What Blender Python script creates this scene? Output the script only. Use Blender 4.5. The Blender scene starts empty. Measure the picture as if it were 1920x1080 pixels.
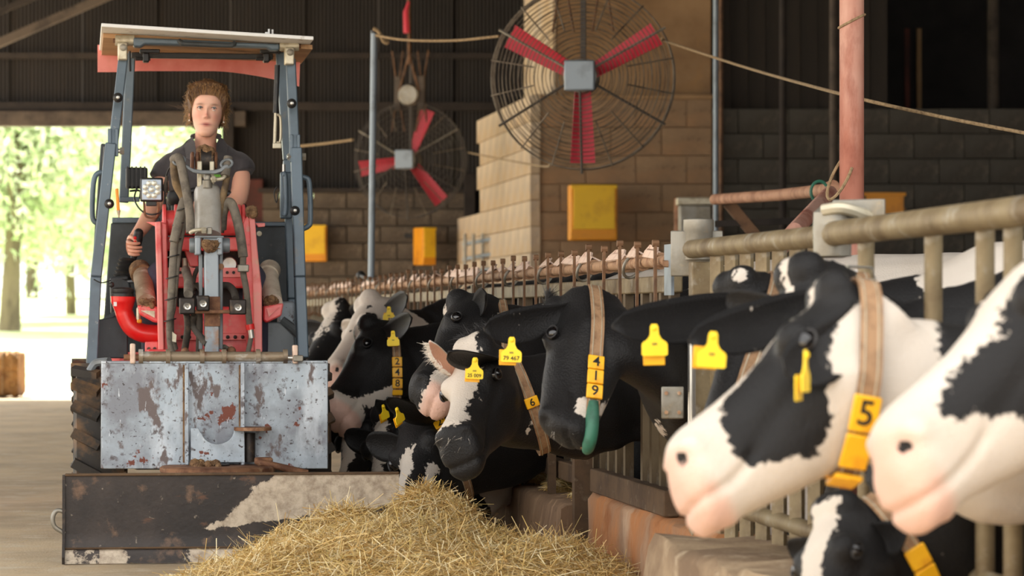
import bpy, bmesh, math, random
import numpy as np
from mathutils import Vector, Matrix, Quaternion
R = random.Random(11)
RS = np.random.RandomState(5)
pi, sin, cos = math.pi, math.sin, math.cos
sc = bpy.context.scene
C = sc.collection

# ------------------------------------------------------------------ camera
F, CAMH, HZ = 5600.0, 0.95, 590.0          # focal length in pixels of a 1920 wide frame, eye height, horizon row
cam = bpy.data.objects.new('camera', bpy.data.cameras.new('camera'))
C.objects.link(cam)
cam.data.sensor_width = 36.0
cam.data.lens = 36.0 * F / 1920.0
cam.data.shift_y = (HZ - 540.0) / 1920.0
cam.location = (0, 0, CAMH)
cam.rotation_euler = (pi / 2, 0, 0)
cam.data.clip_start, cam.data.clip_end = 0.3, 400
cam.data.dof.use_dof = True
cam.data.dof.focus_distance = 11.5
cam.data.dof.aperture_fstop = 5.0
sc.camera = cam

# ------------------------------------------------------------------ light
wd = bpy.data.worlds.new('sky'); sc.world = wd; wd.use_nodes = True
wn = wd.node_tree.nodes; wl = wd.node_tree.links; wn.clear()
wo = wn.new('ShaderNodeOutputWorld'); wb = wn.new('ShaderNodeBackground')
wb.inputs[0].default_value = (1.0, 0.98, 0.95, 1); wb.inputs[1].default_value = 1.0
wl.new(wb.outputs[0], wo.inputs[0])
sun = bpy.data.objects.new('sun', bpy.data.lights.new('sun', 'SUN')); C.objects.link(sun)
sun.data.energy = 7.5; sun.data.angle = math.radians(3); sun.data.color = (1, 0.95, 0.85)
sun.rotation_euler = Vector((0.45, -0.75, -1.1)).to_track_quat('-Z', 'Y').to_euler()
vs = sc.view_settings
sc.display_settings.display_device = 'sRGB'
vs.view_transform = 'Standard'; vs.look = 'None'; vs.gamma = 1.0; vs.use_curve_mapping = False
vs.exposure = 1.5

# ------------------------------------------------------------------ helpers
SL = 810.0 / F                               # the feed fence runs along (-SL, 1)
NV = Vector((1, SL, 0)).normalized()         # away from the aisle
TV = Vector((-SL, 1, 0)).normalized()        # along the fence, away from the camera
ZV = Vector((0, 0, 1))
def P(px, py, k):                            # pixel of the photograph + scale (pixels per metre there) -> world point
    return Vector(((px - 960) / k, F / k, CAMH + (HZ - py) / k))
def FN(Y, off=0.0, z=0.0): return Vector((2 - SL * Y, Y, z)) + NV * off
def lin(r, g, b):
    f = lambda c: (c / 255 / 12.92) if c <= 10 else ((c / 255 + 0.055) / 1.055) ** 2.4
    return (f(r), f(g), f(b), 1)
def sm(a, b, x):
    t = np.clip((x - a) / (b - a), 0, 1); return t * t * (3 - 2 * t)
def cr(pts, n=6):                            # Catmull-Rom through points
    pts = [Vector(p) for p in pts]
    if len(pts) < 3: return pts
    out = []
    q = [pts[0] * 2 - pts[1]] + pts + [pts[-1] * 2 - pts[-2]]
    for i in range(1, len(q) - 2):
        a, b, c, d = q[i - 1], q[i], q[i + 1], q[i + 2]
        for j in range(n):
            t = j / n
            out.append(0.5 * (2 * b + (c - a) * t + (2 * a - 5 * b + 4 * c - d) * t * t + (3 * b - a - 3 * c + d) * t ** 3))
    out.append(pts[-1]); return out

class MB:
    def __init__(s): s.v = []; s.f = []
    def add(s, vs, fs):
        o = len(s.v); s.v += [tuple(v) for v in vs]; s.f += [tuple(i + o for i in f) for f in fs]; return s
    def box(s, c, sz, rot=None):
        c = Vector(c); x, y, z = sz[0] / 2, sz[1] / 2, sz[2] / 2
        vs = [Vector((a * x, b * y, d * z)) for a in (-1, 1) for b in (-1, 1) for d in (-1, 1)]
        if rot is not None: vs = [rot @ v for v in vs]
        return s.add([v + c for v in vs], [(0, 1, 3, 2), (4, 6, 7, 5), (0, 4, 5, 1), (2, 3, 7, 6), (0, 2, 6, 4), (1, 5, 7, 3)])
    def beam(s, p0, p1, w, h, up=ZV):
        p0, p1 = Vector(p0), Vector(p1); d = p1 - p0; L = d.length; d.normalize()
        up = Vector(up); x = d.cross(up)
        if x.length < 1e-4: x = d.cross(Vector((0, 1, 0)))
        x.normalize(); u = x.cross(d)
        m = Matrix((x, d, u)).transposed()
        return s.box((p0 + p1) / 2, (w, L, h), m)
    def loft(s, rings, caps=True):
        n = len(rings[0]); vs = [p for r in rings for p in r]; fs = []
        for i in range(len(rings) - 1):
            for j in range(n):
                k = (j + 1) % n
                fs.append((i * n + j, i * n + k, (i + 1) * n + k, (i + 1) * n + j))
        if caps: fs += [tuple(reversed(range(n))), tuple(range((len(rings) - 1) * n, len(rings) * n))]
        return s.add(vs, fs)
    def tube(s, pts, r, n=10, caps=True, closed=False):
        pts = [Vector(p) for p in pts]; m = len(pts); rings = []
        rr = r if hasattr(r, '__len__') else [r] * m
        if len(rr) != m: rr = list(np.interp(np.linspace(0, 1, m), np.linspace(0, 1, len(rr)), rr))
        t0 = (pts[1] - pts[0]).normalized()
        a = t0.cross(ZV if abs(t0.z) < .9 else Vector((1, 0, 0))).normalized()
        for i in range(m):
            if closed: t = (pts[(i + 1) % m] - pts[i - 1])
            else: t = (pts[min(i + 1, m - 1)] - pts[max(i - 1, 0)])
            t.normalize(); a = (a - t * a.dot(t)).normalized(); b = t.cross(a)
            rings.append([pts[i] + (a * cos(2 * pi * j / n) + b * sin(2 * pi * j / n)) * rr[i] for j in range(n)])
        if closed: rings.append(rings[0]); caps = False
        return s.loft(rings, caps)
    def lathe(s, prof, o, ax, n=24, caps=True):   # prof: (radius, height)
        o, ax = Vector(o), Vector(ax).normalized()
        a = ax.cross(ZV if abs(ax.z) < .9 else Vector((1, 0, 0))).normalized(); b = ax.cross(a)
        return s.loft([[o + ax * h + (a * cos(2 * pi * j / n) + b * sin(2 * pi * j / n)) * r for j in range(n)] for r, h in prof], caps)
    def prism(s, poly, d):
        poly = [Vector(p) for p in poly]; d = Vector(d); n = len(poly)
        fs = [tuple(range(n)), tuple(reversed(range(n, 2 * n)))] + [(i, i + n, (i + 1) % n + n, (i + 1) % n) for i in range(n)]
        return s.add(poly + [p + d for p in poly], fs)
    def ball(s, c, r, n=12, sc_=(1, 1, 1)):
        m = n // 2; c = Vector(c)
        return s.loft([[c + Vector((r * sc_[0] * sin(pi * i / m) * cos(2 * pi * j / n), r * sc_[1] * sin(pi * i / m) * sin(2 * pi * j / n), r * sc_[2] * cos(pi * i / m))) for j in range(n)] for i in range(m + 1)][1:-1] and
                      [[c + Vector((r * sc_[0] * max(sin(pi * i / m), .02) * cos(2 * pi * j / n), r * sc_[1] * max(sin(pi * i / m), .02) * sin(2 * pi * j / n), r * sc_[2] * cos(pi * i / m))) for j in range(n)] for i in range(m + 1)])

def mesh_of(name, mb, mat=None, smooth=True, angle=40):
    me = bpy.data.meshes.new(name)
    me.from_pydata(mb.v, [], mb.f); me.update()
    bm = bmesh.new(); bm.from_mesh(me); bmesh.ops.recalc_face_normals(bm, faces=bm.faces); bm.to_mesh(me); bm.free()
    if mat: me.materials.append(mat)
    if smooth:
        me.polygons.foreach_set('use_smooth', [True] * len(me.polygons))
        me.set_sharp_from_angle(angle=math.radians(angle))
    return me
def put(name, me, parent=None, world=False):
    o = bpy.data.objects.new(name, me); C.objects.link(o)
    if parent is not None:
        o.parent = parent
        if world: o.matrix_parent_inverse = parent.matrix_basis.inverted()
    return o
def mk(name, mb, mat, parent=None, world=False, bevel=0, smooth=True, angle=40, seg=2):
    o = put(name, mesh_of(name, mb, mat, smooth, angle), parent, world)
    if bevel:
        m = o.modifiers.new('edge', 'BEVEL'); m.width = bevel; m.segments = seg; m.limit_method = 'ANGLE'; m.angle_limit = math.radians(40)
    return o
def thing(name, label, cat, loc=(0, 0, 0), rotz=0, group=None):
    o = bpy.data.objects.new(name, None); C.objects.link(o); o.empty_display_size = .1
    o.location = loc; o.rotation_euler = (0, 0, rotz); o['label'] = label; o['category'] = cat
    if group: o['group'] = group
    return o
def tag(o, label, cat, group=None, kind=None):
    o['label'] = label; o['category'] = cat
    if group: o['group'] = group
    if kind: o['kind'] = kind
    return o
def struct(name, mb, mat, **k):
    o = mk(name, mb, mat, **k); o['kind'] = 'structure'; return o
def inst(name, me, parent, loc, rot=None, world=True, scale=None):
    o = put(name, me, parent, world); o.location = loc
    if rot is not None: o.rotation_euler = rot
    if scale is not None: o.scale = scale
    return o
_txt = {}
def text_mesh(s, size, mat, ext=.0006):
    key = (s, size, mat.name)
    if key in _txt: return _txt[key]
    cu = bpy.data.curves.new('lettering', 'FONT'); cu.body = s; cu.size = size; cu.align_x = 'CENTER'; cu.align_y = 'CENTER'
    cu.extrude = ext; cu.resolution_u = 3; cu.offset = size * .012
    t = bpy.data.objects.new('lettering', cu); C.objects.link(t)
    me = bpy.data.meshes.new_from_object(t.evaluated_get(bpy.context.evaluated_depsgraph_get()))
    bpy.data.objects.remove(t); me.materials.clear(); me.materials.append(mat)
    _txt[key] = me; return me
def frame(o, x, y):                                # matrix with origin o, x and y axes
    x = Vector(x).normalized(); z = x.cross(Vector(y)).normalized(); y = z.cross(x)
    m = Matrix((x, y, z)).transposed().to_4x4(); m.translation = Vector(o); return m
def lettering(s, size, mat, m, parent, world=False, name='lettering'):
    o = put(name, text_mesh(s, size, mat), parent, world); o.matrix_basis = m; return o

# ------------------------------------------------------------------ materials
def mat(name, col, rough=.6, metal=0.0, layers=(), bump=0.0, bscale=60, bstretch=(1, 1, 1), spec=.5, alpha=None, sheen=0, coat=0, sss=0, attr=None, coords='Object', rand=0):
    m = bpy.data.materials.new(name); m.use_nodes = True
    nt = m.node_tree; n = nt.nodes; L = nt.links
    b = n['Principled BSDF']
    b.inputs['Roughness'].default_value = rough; b.inputs['Metallic'].default_value = metal
    b.inputs['Specular IOR Level'].default_value = spec
    if sheen: b.inputs['Sheen Weight'].default_value = sheen
    if coat: b.inputs['Coat Weight'].default_value = coat
    if sss:
        b.inputs['Subsurface Weight'].default_value = sss; b.inputs['Subsurface Radius'].default_value = (.02, .008, .004); b.inputs['Subsurface Scale'].default_value = .4
    tc = n.new('ShaderNodeTexCoord')
    rgb = n.new('ShaderNodeRGB'); rgb.outputs[0].default_value = col; cur = rgb.outputs[0]
    if attr:
        at = n.new('ShaderNodeAttribute'); at.attribute_name = attr; cur = at.outputs['Color']
    if rand:
        oi = n.new('ShaderNodeObjectInfo'); hs = n.new('ShaderNodeHueSaturation'); mr = n.new('ShaderNodeMapRange')
        mr.inputs[3].default_value = 1 - rand; mr.inputs[4].default_value = 1 + rand
        L.new(oi.outputs['Random'], mr.inputs[0]); L.new(mr.outputs[0], hs.inputs['Value']); L.new(cur, hs.inputs['Color']); cur = hs.outputs[0]
    for ly in layers:                              # (colour, scale, lo, hi, stretch, offset, detail, roughness override)
        lc, s_, lo, hi = ly[:4]; st = ly[4] if len(ly) > 4 else (1, 1, 1); of = ly[5] if len(ly) > 5 else 0; de = ly[6] if len(ly) > 6 else 5
        mp = n.new('ShaderNodeMapping'); mp.inputs['Scale'].default_value = st; mp.inputs['Location'].default_value = (of, of * .7, of * 1.3)
        L.new(tc.outputs[coords], mp.inputs[0])
        no = n.new('ShaderNodeTexNoise'); no.inputs['Scale'].default_value = s_; no.inputs['Detail'].default_value = de; no.inputs['Roughness'].default_value = .62
        L.new(mp.outputs[0], no.inputs['Vector'])
        r = n.new('ShaderNodeMapRange'); r.inputs[1].default_value = lo; r.inputs[2].default_value = hi; L.new(no.outputs[0], r.inputs[0])
        mx = n.new('ShaderNodeMix'); mx.data_type = 'RGBA'
        L.new(r.outputs[0], mx.inputs[0]); L.new(cur, mx.inputs[6]); mx.inputs[7].default_value = lc; cur = mx.outputs[2]
    L.new(cur, b.inputs['Base Color'])
    if bump:
        mp = n.new('ShaderNodeMapping'); mp.inputs['Scale'].default_value = bstretch; L.new(tc.outputs[coords], mp.inputs[0])
        no = n.new('ShaderNodeTexNoise'); no.inputs['Scale'].default_value = bscale; no.inputs['Detail'].default_value = 6
        L.new(mp.outputs[0], no.inputs['Vector'])
        bu = n.new('ShaderNodeBump'); bu.inputs['Strength'].default_value = bump; bu.inputs['Distance'].default_value = .01
        L.new(no.outputs[0], bu.inputs['Height']); L.new(bu.outputs[0], b.inputs['Normal'])
    return m
def emis(name, col, st):
    m = bpy.data.materials.new(name); m.use_nodes = True; b = m.node_tree.nodes['Principled BSDF']
    b.inputs['Emission Color'].default_value = col; b.inputs['Emission Strength'].default_value = st; return m

M = {}
RUST = lin(110, 62, 44); DUST = lin(168, 150, 128); DIRT = lin(92, 74, 58)
M['floor'] = mat('dusty_concrete', lin(214, 190, 154), .9, layers=[(lin(186, 164, 134), 1.2, .4, .62), (lin(216, 200, 174), 6, .5, .7), (lin(120, 106, 88), 40, .62, .75)], bump=.25, bscale=90)
M['earth'] = mat('meadow', lin(176, 190, 138), .95, layers=[(lin(196, 206, 160), .6, .4, .6), (lin(206, 206, 170), 4, .5, .75)])
M['yard'] = mat('pale_yard_concrete', lin(178, 172, 160), .9, layers=[(lin(160, 152, 138), 2, .4, .7)])
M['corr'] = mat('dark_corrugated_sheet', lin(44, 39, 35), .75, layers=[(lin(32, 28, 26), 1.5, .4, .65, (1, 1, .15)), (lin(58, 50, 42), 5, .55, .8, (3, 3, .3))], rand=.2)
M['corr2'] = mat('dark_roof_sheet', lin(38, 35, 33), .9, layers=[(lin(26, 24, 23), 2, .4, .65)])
M['beam'] = mat('grey_brown_steel', lin(88, 76, 64), .75, layers=[(lin(60, 50, 42), 4, .45, .65)])
M['dkbeam'] = mat('dark_roof_timber', lin(52, 44, 38), .85, layers=[(lin(36, 30, 26), 4, .45, .65)])
M['block'] = mat('grey_brown_block', lin(104, 92, 78), .9, layers=[(lin(84, 73, 61), 3, .4, .62), (lin(128, 112, 94), 9, .55, .75)], bump=.4, bscale=50, rand=.16)
M['plast'] = mat('brown_stained_block', lin(156, 128, 98), .92, layers=[(lin(126, 102, 78), 2.2, .38, .62), (lin(168, 130, 94), 1.1, .5, .7, (1, 1, 2.5)), (lin(92, 72, 56), 12, .6, .75)], bump=.3, bscale=60, rand=.07)
M['plast2'] = mat('brown_plaster_upper', lin(162, 130, 94), .92, layers=[(lin(136, 106, 74), 1.2, .4, .62), (lin(160, 122, 80), 3, .55, .75)], bump=.2, bscale=40)
M['pale'] = mat('lit_plastered_block', lin(200, 180, 152), .9, layers=[(lin(180, 154, 120), 1.6, .42, .62), (lin(168, 158, 146), 2.5, .52, .7, (1, 1, 1), 4), (lin(140, 112, 84), 14, .66, .78)], bump=.25, bscale=50, rand=.08)  # plaster brightened: light from the open aisle side is in the colour
M['greyw'] = mat('dark_grey_block', lin(84, 80, 72), .92, layers=[(lin(66, 60, 52), 2, .4, .62), (lin(102, 94, 82), 6, .55, .75)], bump=.3, bscale=50, rand=.07)
M['dkw'] = mat('dark_boarding', lin(58, 50, 42), .9, layers=[(lin(40, 35, 30), 2, .4, .65, (1, 1, .2))], rand=.15)
M['door'] = mat('brown_red_door', lin(92, 44, 34), .8, layers=[(lin(66, 36, 30), 3, .4, .65)])
M['kerb'] = mat('brown_stained_concrete', lin(138, 110, 84), .9, layers=[(lin(104, 80, 60), 2.2, .38, .62, (1, 1, .35)), (lin(168, 138, 108), 5, .52, .7, (2, 2, .25)), (lin(78, 60, 46), 26, .6, .78)], bump=.4, bscale=40)
M['kerb2'] = mat('orange_stained_concrete', lin(176, 118, 72), .9, layers=[(lin(150, 118, 92), 2.2, .45, .62, (1, 1, .5)), (lin(142, 86, 46), 6, .5, .7), (lin(188, 160, 132), 3, .58, .75, (1, 1, .6), 3)], bump=.5, bscale=30)
M['kerb3'] = mat('pale_dusty_concrete', lin(166, 142, 112), .9, layers=[(lin(126, 102, 78), 3, .42, .62), (lin(190, 170, 142), 8, .55, .75)], bump=.4, bscale=40)
M['galv'] = mat('galvanised_steel', lin(152, 148, 138), .5, .55, layers=[(lin(120, 110, 92), 6, .45, .7), (lin(168, 150, 122), 18, .58, .75)], bump=.1)
M['galvd'] = mat('dirty_galvanised_steel', lin(138, 122, 92), .6, .3, layers=[(lin(104, 86, 60), 6, .42, .65), (lin(160, 152, 136), 14, .56, .72)], bump=.15)
M['galvc'] = mat('clean_grey_pole', lin(140, 150, 158), .5, .4, layers=[(lin(116, 122, 126), 5, .5, .7)])
M['rustp'] = mat('rusty_pipe', lin(178, 142, 110), .75, .2, layers=[(lin(132, 92, 66), 14, .48, .65), (lin(206, 182, 156), 22, .58, .72)], bump=.2)
M['rustcap'] = mat('flaked_pink_rust_cap', lin(232, 204, 184), .7, .1, layers=[(lin(176, 122, 96), 18, .54, .7), (lin(236, 214, 196), 9, .55, .7)])
M['strap'] = mat('brown_rust_strap', lin(122, 90, 64), .7, .3, layers=[(lin(84, 62, 46), 12, .45, .65)], rand=.15)
M['bar'] = mat('brown_dirty_bar', lin(112, 98, 76), .65, .3, layers=[(lin(82, 66, 48), 9, .42, .66, (1, 1, .4)), (lin(150, 142, 126), 14, .6, .75, (1, 1, .3))], rand=.18)
M['barlow'] = mat('brown_bottom_rail', lin(100, 78, 56), .8, .1, layers=[(lin(74, 56, 40), 7, .42, .66), (lin(134, 116, 94), 14, .58, .75)])
M['redpost'] = mat('dusty_red_post', lin(176, 112, 92), .75, layers=[(lin(208, 164, 146), 3, .42, .62, (1, 1, .3)), (lin(142, 76, 58), 8, .52, .7, (1, 1, .35))], bump=.1)
M['pinkpipe'] = mat('dusty_pink_pipe', lin(190, 142, 112), .75, layers=[(lin(150, 102, 76), 7, .45, .65)])
M['yellow'] = mat('yellow_plastic', lin(246, 196, 24), .45, layers=[(lin(214, 158, 20), 5, .5, .75)], bump=.05)
M['yellow2'] = mat('orange_yellow_plastic', lin(232, 152, 16), .45, layers=[(lin(196, 120, 16), 5, .5, .75)])
M['tagy'] = mat('ear_tag_yellow', lin(250, 214, 40), .45)
M['platey'] = mat('number_plate_yellow', lin(250, 186, 24), .45, layers=[(lin(226, 150, 20), 20, .5, .7)])
M['black'] = mat('black_print', lin(22, 20, 18), .6)
M['leather'] = mat('collar_webbing', lin(158, 124, 92), .8, layers=[(lin(122, 92, 66), 30, .45, .65)], bump=.3, bscale=160)
M['green'] = mat('green_plastic', lin(52, 110, 88), .5, layers=[(lin(40, 84, 66), 15, .5, .7)])
M['rope'] = mat('hemp_rope', lin(160, 136, 102), .9, layers=[(lin(120, 98, 72), 60, .45, .65)])
M['fanred'] = mat('fan_blade_red', lin(206, 52, 70), .5, layers=[(lin(176, 38, 54), 5, .5, .75)])
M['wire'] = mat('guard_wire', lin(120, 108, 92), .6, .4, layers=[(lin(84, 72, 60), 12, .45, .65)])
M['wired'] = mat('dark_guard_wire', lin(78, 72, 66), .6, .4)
M['slate'] = mat('slate_blue_paint', lin(98, 114, 126), .42, .15, layers=[(lin(84, 98, 108), 3, .42, .62), (lin(150, 152, 148), 30, .66, .74), (lin(122, 118, 108), 9, .62, .78)], bump=.03)
M['dslate'] = mat('dark_slate_panel', lin(66, 72, 76), .55, .1, layers=[(lin(54, 58, 60), 5, .45, .65), (lin(96, 92, 86), 50, .64, .74)], bump=.08, bscale=200)
M['cream'] = mat('cream_zinc_bracket', lin(196, 188, 166), .45, .4, layers=[(lin(160, 146, 120), 20, .5, .7)])
M['red'] = mat('loader_red_paint', lin(224, 66, 68), .42, layers=[(lin(232, 116, 112), 5, .42, .62), (lin(206, 150, 132), 14, .6, .74), (lin(150, 44, 42), 9, .64, .76)], coat=.1)
M['redc'] = mat('glossy_red_pipe', lin(226, 30, 30), .35, layers=[(lin(214, 60, 54), 6, .52, .7)], coat=.3)
M['redf'] = mat('dusty_red_frame_face', lin(240, 142, 136), .5, layers=[(lin(214, 80, 80), 5, .5, .68), (lin(224, 160, 140), 12, .55, .72)])
M['hose'] = mat('dusty_grey_hose', lin(122, 114, 102), .8, layers=[(lin(88, 82, 74), 18, .42, .64), (lin(152, 142, 124), 9, .56, .74)], bump=.25, bscale=80)
M['hosed'] = mat('dark_hose', lin(62, 56, 50), .75, layers=[(lin(104, 92, 76), 16, .52, .72)], bump=.25, bscale=80)
M['hoset'] = mat('tan_wrapped_hose', lin(134, 112, 82), .8, layers=[(lin(88, 74, 58), 14, .45, .65)], bump=.3, bscale=60)
M['cyl'] = mat('silver_grey_cylinder', lin(204, 202, 196), .35, .25, layers=[(lin(178, 172, 160), 7, .42, .66), (lin(192, 190, 184), 14, .58, .74)])
M['tancyl'] = mat('muddy_tan_cylinder', lin(160, 140, 116), .7, .1, layers=[(lin(124, 104, 82), 7, .42, .66), (lin(196, 186, 168), 12, .55, .72)], bump=.2)
M['palecyl'] = mat('pale_dusty_cylinder', lin(214, 202, 182), .7, layers=[(lin(178, 160, 136), 7, .5, .7)], bump=.2)
M['chrome'] = mat('bright_steel', lin(196, 194, 188), .3, .8)
M['mud'] = mat('dry_mud_and_straw', lin(140, 108, 76), .95, layers=[(lin(98, 72, 50), 30, .42, .62), (lin(184, 152, 108), 50, .56, .7)], bump=.8, bscale=120)
M['blk'] = mat('black_plastic', lin(36, 36, 36), .5, layers=[(lin(64, 60, 54), 16, .56, .74)])
M['oily'] = mat('oily_black_steel', lin(44, 38, 34), .5, .3, layers=[(lin(92, 74, 58), 16, .55, .72)], bump=.2)
M['rubber'] = mat('tyre_rubber', lin(58, 54, 50), .8, layers=[(lin(122, 92, 62), 7, .48, .68)], bump=.2)
M['grey'] = mat('grey_paint', lin(120, 126, 130), .45, .2, layers=[(lin(96, 100, 102), 8, .48, .7)])
M['boom'] = mat('blue_grey_boom_paint', lin(150, 160, 168), .45, .15, layers=[(lin(124, 132, 140), 4, .45, .65), (lin(150, 110, 76), 7, .56, .68)])
M['rustbar'] = mat('rusty_flaky_steel', lin(140, 100, 72), .75, .2, layers=[(lin(100, 66, 48), 14, .44, .62), (lin(180, 150, 120), 20, .58, .74)], bump=.3)
M['pale_rod'] = mat('worn_axle_tube', lin(150, 134, 112), .55, .3, layers=[(lin(94, 80, 70), 6, .5, .62, (.4, 1, 1)), (lin(210, 206, 198), 9, .58, .68, (.5, 1, 1)), (lin(128, 84, 60), 24, .56, .72)])
M['plate'] = mat('worn_bluish_white_plate', lin(178, 190, 200), .5, .2, layers=[(lin(138, 142, 150), 4, .42, .62), (lin(208, 216, 224), 6, .5, .66, (1, 1, .4)), (lin(104, 98, 100), 18, .57, .66), (lin(70, 62, 62), 60, .61, .66), (lin(112, 100, 98), 9, .6, .64, (1, 1, .5), 9), (lin(118, 62, 46), 6, .62, .635, (1, 1, 1), 3.1), (lin(214, 220, 226), 26, .66, .7, (3, 1, .6), 2)], bump=.12, bscale=70)
M['roofw'] = mat('white_roof_sheet', lin(232, 232, 230), .6, layers=[(lin(170, 160, 146), 14, .6, .72)])
M['ply'] = mat('tan_plywood', lin(184, 144, 104), .8, layers=[(lin(150, 112, 76), 3, .42, .62, (.3, 1, 3)), (lin(110, 80, 54), 5, .6, .74)])
M['redboard'] = mat('backlit_red_board', lin(240, 150, 140), .7, layers=[(lin(226, 122, 114), 4, .45, .65), (lin(232, 146, 132), 12, .6, .75)])  # red lightened: light shining through the board is put into its colour
M['amber'] = mat('amber_plastic', lin(240, 150, 20), .4)
M['glass'] = mat('lamp_lens', lin(150, 160, 170), .15, .3, coat=.5)
M['led'] = mat('led_reflector', lin(214, 214, 200), .2, .4)
M['straw'] = mat('straw', lin(206, 174, 108), .75, attr='tone')
M['strawbase'] = mat('straw_bed', lin(196, 162, 104), .9, layers=[(lin(208, 176, 112), 30, .42, .62), (lin(156, 124, 74), 60, .56, .74)], bump=.9, bscale=90)
M['bale'] = mat('brown_bale', lin(148, 108, 62), .95, layers=[(lin(110, 76, 42), 6, .42, .62), (lin(176, 138, 84), 24, .52, .7)], bump=.9, bscale=40)
M['bark'] = mat('tree_bark', lin(120, 108, 86), .9, layers=[(lin(88, 78, 62), 4, .45, .65, (1, 1, .3))])
M['leaf'] = mat('tree_leaves', lin(110, 150, 60), .7, attr='tone')
M['skin'] = mat('skin', lin(228, 176, 150), .5, attr='tone', sss=.12)
M['shirt'] = mat('dark_charcoal_polo', lin(66, 62, 64), .9, layers=[(lin(54, 50, 52), 10, .45, .65)], bump=.2, bscale=30, sheen=.2)
M['trouser'] = mat('navy_grey_trousers', lin(70, 68, 84), .9, layers=[(lin(54, 52, 68), 8, .45, .65)], bump=.2, bscale=30)
M['boot'] = mat('black_rubber_boot', lin(34, 32, 30), .6)
M['hair'] = mat('light_brown_hair', lin(132, 98, 62), .55, attr='tone')
M['eyew'] = mat('eye_white', lin(226, 216, 210), .25)
M['iris'] = mat('grey_iris', lin(74, 78, 80), .2)
M['pupil'] = mat('eye_pupil', lin(12, 12, 12), .1)
M['pearl'] = mat('pearl_stud', lin(240, 236, 226), .2)
M['ceye'] = mat('cow_eye', lin(14, 12, 14), .06, coat=.6)
M['logo'] = mat('green_print', lin(120, 196, 50), .7)
# ================================================================== setting
YB = 35.44                                   # back wall
# floors
struct('floor', MB().add([(-14, -4, 0), (2.05 + SL * 4, -4, 0), (2.05 - SL * 36.2, 36.2, 0), (-14, 36.2, 0)], [(0, 1, 2, 3)]), M['floor'], smooth=False)
struct('floor_stall', MB().add([(2.05 + SL * 4, -4, -.15), (12, -4, -.15), (12, 36, -.15), (2.05 - SL * 36, 36, -.15)], [(0, 1, 2, 3)]), M['kerb'], smooth=False)
# meadow outside, gently rising
g = MB(); nx, ny = 24, 40
for j in range(ny + 1):
    for i in range(nx + 1):
        x = -70 + 90 * i / nx; y = 40 + 100 * j / ny
        g.v.append((x, y, -.02 + max(0, y - 41) * .021 + .12 * sin(x * .21) * sin(y * .13) * min(1, (y - 40) / 8)))
for j in range(ny):
    for i in range(nx):
        a = j * (nx + 1) + i; g.f.append((a, a + 1, a + nx + 2, a + nx + 1))
struct('ground_meadow', g, M['earth'])
struct('ground_side_bounce', MB().box((-40, 14, -.055), (52, 46, .1)), M['yard'], smooth=False)  # out of view, added as pale ground to bounce daylight into the barn
struct('ground_front_yard', MB().box((0, -16, -.055), (60, 24, .1)), M['yard'], smooth=False)
struct('ground_yard', MB().box((-24, 38.1, -.06), (90, 4.2, .1)), M['yard'], smooth=False)

# corrugated sheet: one shared mesh, hung as single sheets
def corr_mesh(w, h, mat_, waves=20):
    mb = MB(); n = waves * 6
    for k in range(2):
        for i in range(n + 1):
            x = -w / 2 + w * i / n
            mb.v.append((x, .009 * cos(2 * pi * waves * i / n), k * h))
    for i in range(n): mb.f.append((i, i + 1, n + 2 + i, n + 1 + i))
    return mesh_of('corrugated_sheet', mb, mat_)
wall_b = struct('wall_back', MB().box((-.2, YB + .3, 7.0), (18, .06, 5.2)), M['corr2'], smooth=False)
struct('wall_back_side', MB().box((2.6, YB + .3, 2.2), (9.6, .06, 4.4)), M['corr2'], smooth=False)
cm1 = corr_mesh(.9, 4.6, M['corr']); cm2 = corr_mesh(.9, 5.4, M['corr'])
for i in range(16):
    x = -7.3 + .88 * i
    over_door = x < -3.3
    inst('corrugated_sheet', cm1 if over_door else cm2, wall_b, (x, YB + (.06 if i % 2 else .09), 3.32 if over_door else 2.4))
# purlins on the sheets, lintel over the opening
for z, hgt in ((4.02, .07), (3.42, .1)):
    o = mk('wall_rail', MB().box((-.5, YB - .02, z), (14, .05, hgt)), M['dkbeam'], wall_b)
struct('beam_door_lintel', MB().box((-5.35, YB - .02, 3.27), (4.4, .2, .18)), M['beam'], bevel=.01)
# opening: left jamb wall, right red-brown door frame
struct('wall_back_left', MB().box((-7.9, YB + .05, 1.7), (1.2, .2, 3.4)), M['block'], smooth=False)
dr = struct('door_1', MB().box((-3.12, YB + .02, 1.28), (.34, .1, 2.56)), M['door'], bevel=.01)
mk('door_rail', MB().box((-3.12, YB - .05, 2.0), (.34, .04, .1)), M['dkbeam'], dr)
mk('door_rail', MB().box((-3.12, YB - .05, .6), (.34, .04, .1)), M['dkbeam'], dr)
struct('column_door', MB().box((-3.36, YB - .02, 1.7), (.14, .22, 3.4)), M['dkbeam'], bevel=.01)

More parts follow.
